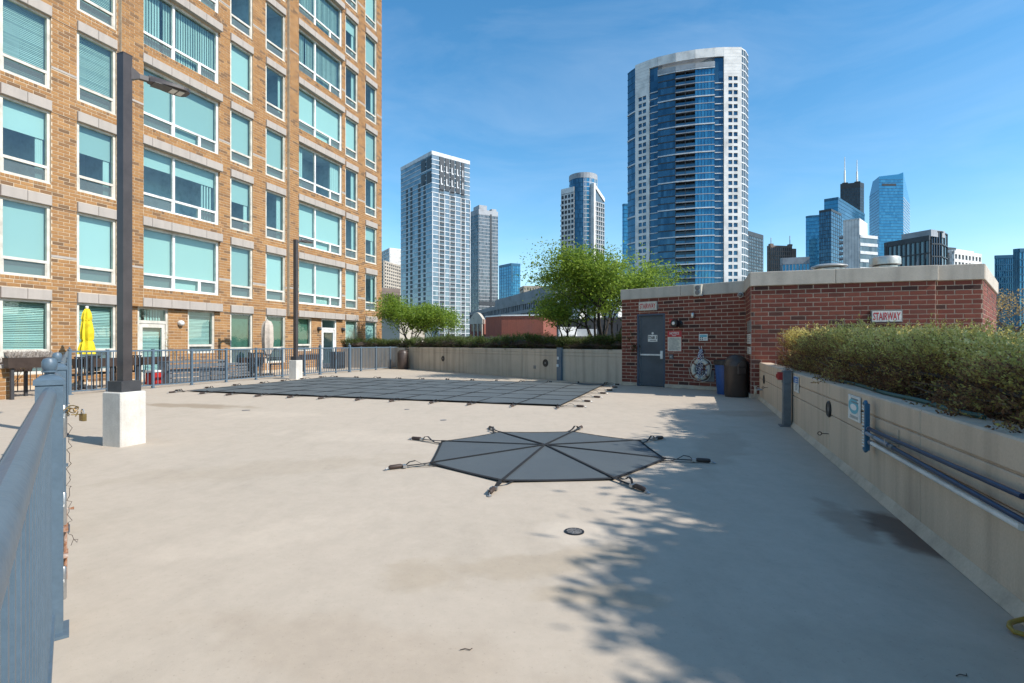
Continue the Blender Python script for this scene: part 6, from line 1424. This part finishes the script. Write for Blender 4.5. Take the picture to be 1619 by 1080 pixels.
for i in range(len(ring)-1): t.strip(ring[i], ring[i+1], GZ, zt-3.5, 43, 2, m_tg2 if i < 7 else m_tg3, m_tslab if i >= 7 else m_tblue, .3, m_tslab if i >= 7 and i % 2 else None, .3, .15); t.plate(ring[i], ring[i+1], zt-3.5, zt, -.3, .2, 'crown_band', m_tgr)
t.body([(cc.x+rad*.97*math.cos(R(x)), cc.y+rad*.97*math.sin(R(x))) for x in range(0, 360, 15)], zt-4, m_tgr)
a, b = PX(938.5, D-3), PX(955, D+5); frr = t.strip(a, b, GZ, ZY(320, D), 36, 5, m_tg5, m_tgr, .7, m_tw, .25, .5, jit=.1)
t.plate(a, b, GZ, ZY(292, D), -4, .6, 'fin', m_tw, u0=-.4, u1=1.3); P = frr.pt; Lr = (b-a).length
t.m('sloping_cap', m_tw).hexa([P(0, .7, ZY(297, D)), P(Lr, .7, ZY(320, D+5)), P(Lr, -3, ZY(320, D+5)), P(0, -3, ZY(297, D)), P(0, .7, ZY(292, D)), P(Lr, .7, ZY(314, D+5)), P(Lr, -3, ZY(314, D+5)), P(0, -3, ZY(292, D))])
t.m('gable_glass', m_tg5).add([P(0, .1, ZY(297, D)), P(0, .1, ZY(321, D)), P(Lr, .1, ZY(321, D+5)), P(Lr, .1, ZY(319.5, D+5))], [(0, 1, 2, 3)])
t.body(shrink([a, b, b+Vector((-2, 16)), a+Vector((-2, 16))]), ZY(321, D), m_tgr, 'core'); t.done()
# big curved tower
t = Tower('curved_tower', 'massive tower with a curved blue glass front framed by white panels', PX(1088, 240))
plan = {992.5: 251.5, 998: 248.8, 1005: 246, 1027: 241.3, 1040: 239.0, 1068: 235.6, 1099: 232.9, 1130: 231.4, 1144: 231.0, 1172: 231.0, 1178: 232.8, 1182.5: 237}
K = sorted(plan); Pp = {k: PX(k, plan[k]) for k in K}; zt = ZY(75.3, 231); fh = 3.05; zb = zt-46*fh-4*0
zb = zt-48*fh
t.body(shrink([Pp[k] for k in K]+[PX(1176, 262), PX(1000, 275)], inset=2.2), zt-2, m_tgr)
def sub(a, b, k): return [Pp[a].lerp(Pp[b], i/k) for i in range(k+1)]
def on_plan(px):
    i = max(j for j in range(len(K)-1) if K[j] <= px+1e-6); f = (px-K[i])/(K[i+1]-K[i]); return Pp[K[i]].lerp(Pp[K[i+1]], f)
NF = 48; ztop_g = zt-2.2*fh
for a, b in ((992.5, 998), (998, 1005)): t.strip(Pp[a], Pp[b], zb, zt-1.2, NF, 2, m_tg2, m_tblue, .5, None, .3, .15); [t.plate(Pp[a], Pp[b], zb+i*fh-.3, zb+i*fh+.3, 0, .4, 'white_ring', m_tslab) for i in range(1, NF-4, 4)]
for a, b in ((1172, 1178), (1178, 1182.5)): t.strip(Pp[a], Pp[b], zb, ZY(86.7, 236), NF-1, 2, m_tg5, m_tslab, .5, m_tslab, .2, .15)
def punched(a, b, n_top):
    """white panel wall with two square windows per storey, the glass set back"""
    A_, B__ = Pp[a], Pp[b]; L_ = (B__-A_).length; d = (B__-A_)/L_; fr = Fr(A_, d, (d.y, -d.x)); w_ = 1.75; zz = zt-n_top*fh
    nf = int((zz-zb)/fh); cs = (L_*.36, L_*.66)
    for i in range(nf):
        z = zb+i*fh
        for c in cs: t.m('glazing', m_tg2).quad(fr.pt(c-w_/2, .02, z+.7), fr.pt(c+w_/2, .02, z+.7), fr.pt(c+w_/2, .02, z+2.55), fr.pt(c-w_/2, .02, z+2.55))
        t.m('white_panels', m_tw).fbox(fr, 0, L_, -.3, .45, z-.5 if i else z, z+.7)
        for u0, u1 in ((0, cs[0]-w_/2), (cs[0]+w_/2, cs[1]-w_/2), (cs[1]+w_/2, L_)): t.m('white_panels', m_tw).fbox(fr, u0, u1, -.3, .45, z+.7, z+fh-.5)
    t.m('white_panels', m_tw).fbox(fr, 0, L_, -.3, .45, zb+nf*fh-.5, zt)
    for k in range(8): t.m('panel_joint', m_tgr).fbox(fr, 0, L_, .44, .452, zt-1.2-k*1.5, zt-1.12-k*1.5)
punched(1005, 1027, 4.2); punched(1144, 1172, 3.2)
mids = [1027, 1040, 1068, 1099, 1130, 1144]
for i in range(len(mids)-1):                                           # white roof band over the middle
    for k in range(3):
        p0, p1 = on_plan(mids[i]+(mids[i+1]-mids[i])*k/3), on_plan(mids[i]+(mids[i+1]-mids[i])*(k+1)/3); t.plate(p0, p1, zt-1.3*fh, zt, -.3, .45, 'roof_band', m_tw)
for a, b in ((1027, 1040), (1130, 1144)):
    t.strip(Pp[a], Pp[b], zb, zt-1.3*fh, NF-1, 2, m_tg2, None, back=.35)
    d = (Pp[b]-Pp[a]).normalized(); fr = Fr(Pp[a], d, (d.y, -d.x))
    for i in range(NF-4): t.m('floor_bands', m_tslab).fbox(fr, 0, (Pp[b]-Pp[a]).length, -.5, .0, zb+i*fh-.18, zb+i*fh+.18)
OUT = 1.6
def outp(px):
    p = on_plan(px); return p-p.normalized()*OUT
zc = zt-3.0*fh; nfm = int((zc-zb)/fh)
for a, b, kind in ((1040, 1054, 'g'), (1054, 1068, 'g'), (1068, 1083.5, 'b'), (1083.5, 1099, 'b'), (1099, 1114.5, 'l'), (1114.5, 1130, 'l')):
    p0, p1 = outp(a), outp(b); zb2 = zc-nfm*fh
    if kind == 'b':
        t.strip(p0, p1, zb2, zc, nfm, 3, m_tg4, None, back=1.7); d = (p1-p0).normalized(); fr = Fr(p0, d, (d.y, -d.x)); L_ = (p1-p0).length
        for i in range(nfm): t.m('balcony_slab', m_tgr).fbox(fr, 0, L_, -1.7, .15, zb2+i*fh-.18, zb2+i*fh+.18); t.m('balcony_rail', m_tg3 if False else m_tg2).fbox(fr, 0.1, L_-.1, .0, .08, zb2+i*fh+.18, zb2+i*fh+1.25)
        t.m('balcony_wall', m_tdark).fbox(fr, -.15, .15, -1.7, .1, zb2, zc)
    else:
        t.strip(p0, p1, zb2, zc, nfm, 3, m_tg2 if kind == 'g' else m_tg3, m_tdark if kind == 'g' else m_tgr, .5 if kind == 'g' else .35, m_tblue if kind == 'l' else None, .18, .10, jit=.06)
    for i in range(nfm, 0, -4): t.plate(p0, p1, zb2+i*fh-.25, zb2+i*fh+.25, -.2, .5, 'white_ring', m_tslab)
    t.plate(p0, p1, zc+.3, zc+2.4, -.3, .55, 'canopy_band', m_tgr)
    t.body([p0, p1, on_plan(b), on_plan(a)], zc+.3, m_tgr, 'bay_roof', zc-.3)
t.done()
t = block('glass_tower', 'sliver of pale blue glass tower just showing past the curved tower', 984, 987, 1000, 520, 322, 323, 322, 40, 2, 4, m_tg3, m_tg3, m_tblue, .3, parapet=2); t.done()
t = block('glass_tower', 'dark green glass tower tucked behind the curved tower on the stair house side', 1178, 1183, 1206.5, 380, 365, 367, 372, 40, 2, 9, m_tg4, m_tg5, m_tdark, .7, m_tdark, .35, parapet=3); t.done()
t = block('art_deco_tower', 'brown stone tower with two thin rooftop masts', 1213, 1218, 1252, 640, 388, 389, 389, 26, 2, 11, m_tg4, m_tg4, m_tbrown, .9, m_tbrown, 1.3, proud=.5, parapet=2)
l, c, r, zt = t.info; d = (r-c).normalized(); fr = Fr(c, d, (d.y, -d.x)); L_ = (r-c).length
t.m('upper_tier', m_tbrown).fbox(fr, L_*.82, L_*1.22, -8, -.5, GZ, zt-3)
for f, px_ in ((.1, 375), (.98, 371)): p = fr.pt(L_*f, -3, 0); t.m('mast', m_tgr).tube([(p.x, p.y, zt), (p.x, p.y, ZY(px_, 640))], .5, 5); t.m('mast_base', m_tbrown).fbox(fr, L_*f-2.2, L_*f+2.2, -5, -1, zt, zt+2.5)
t.done()
t = block('office_block', 'low pale blue office block with a white window frame grid', 1234, 1237, 1280, 330, 408, 409, 406, 13, 2, 8, m_tg3, m_tg3, m_tgr, .6, m_tgr, .5, parapet=4, cat='office building'); t.done()
t = block('glass_tower', 'flat topped sky blue glass tower lowest of the blue cluster', 1274, 1279, 1299, 560, 341, 342, 339.5, 38, 2, 6, m_tg3, m_tg3, m_tblue, .3, None, parapet=2); t.done()
t = block('glass_tower', 'stepped blue glass tower in front of the black tower', 1303, 1325, 1367, 600, 311.5, 315, 338, 42, 8, 8, m_tg3, m_tg2, m_tblue, .3, None, parapet=3)
l, c, r, zt = t.info; t.done()
t = block('glass_tower', 'dark mirrored narrow tower in front of the sky blue cluster', 1295, 1314, 1330, 480, 330, 333, 338, 40, 7, 5, m_tg2, m_tg2, m_tdark, .35, m_tdark, .2, parapet=2); t.done()
t = block('black_tower', 'black tower with two tall white antennas', 1328.5, 1360, 1366, 1500, 288, 291, 290, 60, 12, 3, m_tg4, m_tg4, m_tblack, 1.5, m_tblack, 1.2, parapet=14)
l, c, r, zt = t.info; d = (c-l).normalized(); fr = Fr(l, d, (d.y, -d.x)); L_ = (c-l).length
for f, py in ((.28, 243), (.90, 250)):
    p = fr.pt(L_*f, -14, 0); t.m('antenna', m_tw).tube([(p.x, p.y, zt), (p.x, p.y, zt+(ZY(py, 1500)-zt)*.5), (p.x, p.y, zt+(ZY(py, 1500)-zt)*.52), (p.x, p.y, ZY(py, 1500))], [2.6, 2.2, 1.2, .8], 8)
    t.m('antenna_base', m_tblack).fbox(fr, L_*f-7, L_*f+7, -20, -8, zt, zt+5)
t.done()
D = 300; t = Tower('white_tower', 'white windowless slab tower with striped lower wing before the black tower', PX(1360, D)); a, b = PX(1333, D*1.0), PX(1359, D*.985); c2, e = PX(1371.5, D*1.04), PX(1387, D*1.0)
t.body([a, b, PX(1371.5, D*1.03), PX(1346, D*1.06)], ZY(348, D), m_tw, 'shaft'); t.plate(a, b, ZY(349.5, D), ZY(348, D), -.2, .3, 'coping', m_tslab); fr = Fr(b, (e-b), ((e-b).y, -(e-b).x)); L_ = (e-b).length
t.body(shrink([b, e, e+Vector((1, 14)), b+Vector((2, 14))], inset=.6), ZY(373, D), m_tw, 'wing'); t.strip(b+Vector((.2, 0)), e, GZ, ZY(376, D), 17, 6, m_tg5, m_tslab, 1.7, None, proud=.3, jit=.05)
fr2 = Fr(a, (b-a), ((b-a).y, -(b-a).x))
for i in range(14): t.m('balcony', m_tgr).fbox(fr2, -2.2, 0, -6, -.6, ZY(372, D)-i*3.1-1.1, ZY(372, D)-i*3.1)
for k in range(5): t.m('panel_joint', m_tgr).fbox(fr2, (b-a).length*(.15+.18*k), (b-a).length*(.15+.18*k)+.12, 0, .02, GZ, ZY(350, D))
t.done()
# tall tapering blue tower
D = 700; t = Tower('tapering_tower', 'tall blue glass tower with a slanted crown, tallest of the blue cluster', PX(1405, D)); a0, a1, b0, b1 = PX(1374.5, D*1.05), PX(1390, D), PX(1428, D), PX(1438.5, D*1.06)
t.body(shrink([a0, a1, b0, b1, PX(1420, D*1.12), PX(1390, D*1.12)], .97), ZY(300, D), m_tblue)
z1 = ZY(284, D); t.strip(a1, b0, GZ, z1, 60, 12, m_tg3, m_tblue, .5, None, proud=.15); t.strip(a0, a1, GZ, ZY(300, D), 56, 5, m_tg3, m_tblue, .45); t.strip(b0, b1, GZ, ZY(312, D), 54, 4, m_tg3, m_tslab, .7)
fr = Fr(a1, b0-a1, ((b0-a1).y, -(b0-a1).x)); L_ = (b0-a1).length; P = fr.pt
t.m('crown', m_tg3).add([P(0, .1, z1), P(L_, .1, z1), P(L_, .1, ZY(272.5, D)), P(L_*.8, .1, ZY(275.5, D)), P(0, .1, ZY(279, D))], [(0, 1, 2, 3, 4)], 0, .5)
fr = Fr(a0, a1-a0, ((a1-a0).y, -(a1-a0).x)); l3 = (a1-a0).length; t.m('crown', m_tg3).add([fr.pt(0, 0, ZY(300, D)), fr.pt(l3, 0, ZY(300, D)), fr.pt(l3, 0, ZY(279, D)), fr.pt(l3*.35, 0, ZY(279, D))], [(0, 1, 2, 3)], 0, .3)
fr = Fr(b0, b1-b0, ((b1-b0).y, -(b1-b0).x)); l4 = (b1-b0).length; t.m('crown', m_tg3).add([fr.pt(0, 0, ZY(312, D)), fr.pt(l4, 0, ZY(312, D)), fr.pt(l4, 0, ZY(306, D)), fr.pt(l4*.5, 0, ZY(288, D)), fr.pt(0, 0, ZY(272.5, D))], [(0, 1, 2, 3, 4)], 0, .9)
fr = Fr(a1, b0-a1, ((b0-a1).y, -(b0-a1).x)); t.m('louvre', m_tblack).fbox(fr, L_*.12, L_*.70, 0, .25, ZY(294, D), ZY(290.5, D)); t.done()
# dark framed glass block
t = block('framed_glass_block', 'dark framed glass apartment block behind the roof ventilators', 1399, 1404, 1470, 190, 383, 384, 372, 12, 2, 9, m_tg2, m_tg5, m_tdark, .4, m_tdark, .45, proud=.35, parapet=1.6, cat='apartment building')
l, c, r, zt = t.info; d = (r-c).normalized(); r2 = PX(1497, 186); r1 = PX(1472, 180.5); zt2 = ZY(367.5, 182)
t.body(shrink([r1, r2, r2+Vector((0, 12)), r1+Vector((0, 14))]), zt2-.8, m_tdark); t.strip(r1, PX(1488, 181), GZ, zt2, 13, 4, m_tg2, m_tdark, .4, m_tdark, .3, .3); t.strip(PX(1488, 181), r2, GZ, zt2, 13, 2, m_tg5, m_tdark, .4, m_tdark, .3, .3)
fr = Fr(c, d, (d.y, -d.x)); t.m('roof_storey', m_tgr).fbox(fr, (r-c).length*.25, (r-c).length*.95, -10, -2, zt, zt+2.3); t.done()
t = block('grey_tower', 'narrow dark grey building between the framed glass block and the white flats', 1495, 1498, 1511, 260, 391, 392, 392, 16, 1, 5, m_tg4, m_tg4, m_tdark, .5, m_tdark, .3, cat='building'); t.done()
t = block('white_flats', 'white stepped block of flats over the end of the stair house', 1503, 1507, 1550, 240, 396, 397, 402, 17, 2, 8, m_tg5, m_tg5, m_tw, 1.3, m_tw, 1.2, proud=.5, cat='apartment building')
l, c, r, zt = t.info; d = (r-c).normalized(); fr = Fr(c, d, (d.y, -d.x)); L_ = (r-c).length; t.m('upper_tier', m_tw).fbox(fr, L_*.2, L_*.85, -9, -1, zt, zt+1.2); t.done()
t = block('glass_tower', 'blue glass building past the end of the stair house', 1573, 1603, 1612, 170, 403, 404, 404, 22, 9, 2, m_tg3, m_tg2, m_tblue, .35, m_tblue, .25, parapet=1); t.done()
t = block('glass_tower', 'taller blue glass building at the picture edge', 1602, 1611, 1690, 155, 393, 394, 392, 20, 3, 14, m_tg2, m_tg3, m_tblue, .3, m_tblue, .25, parapet=1); t.done()
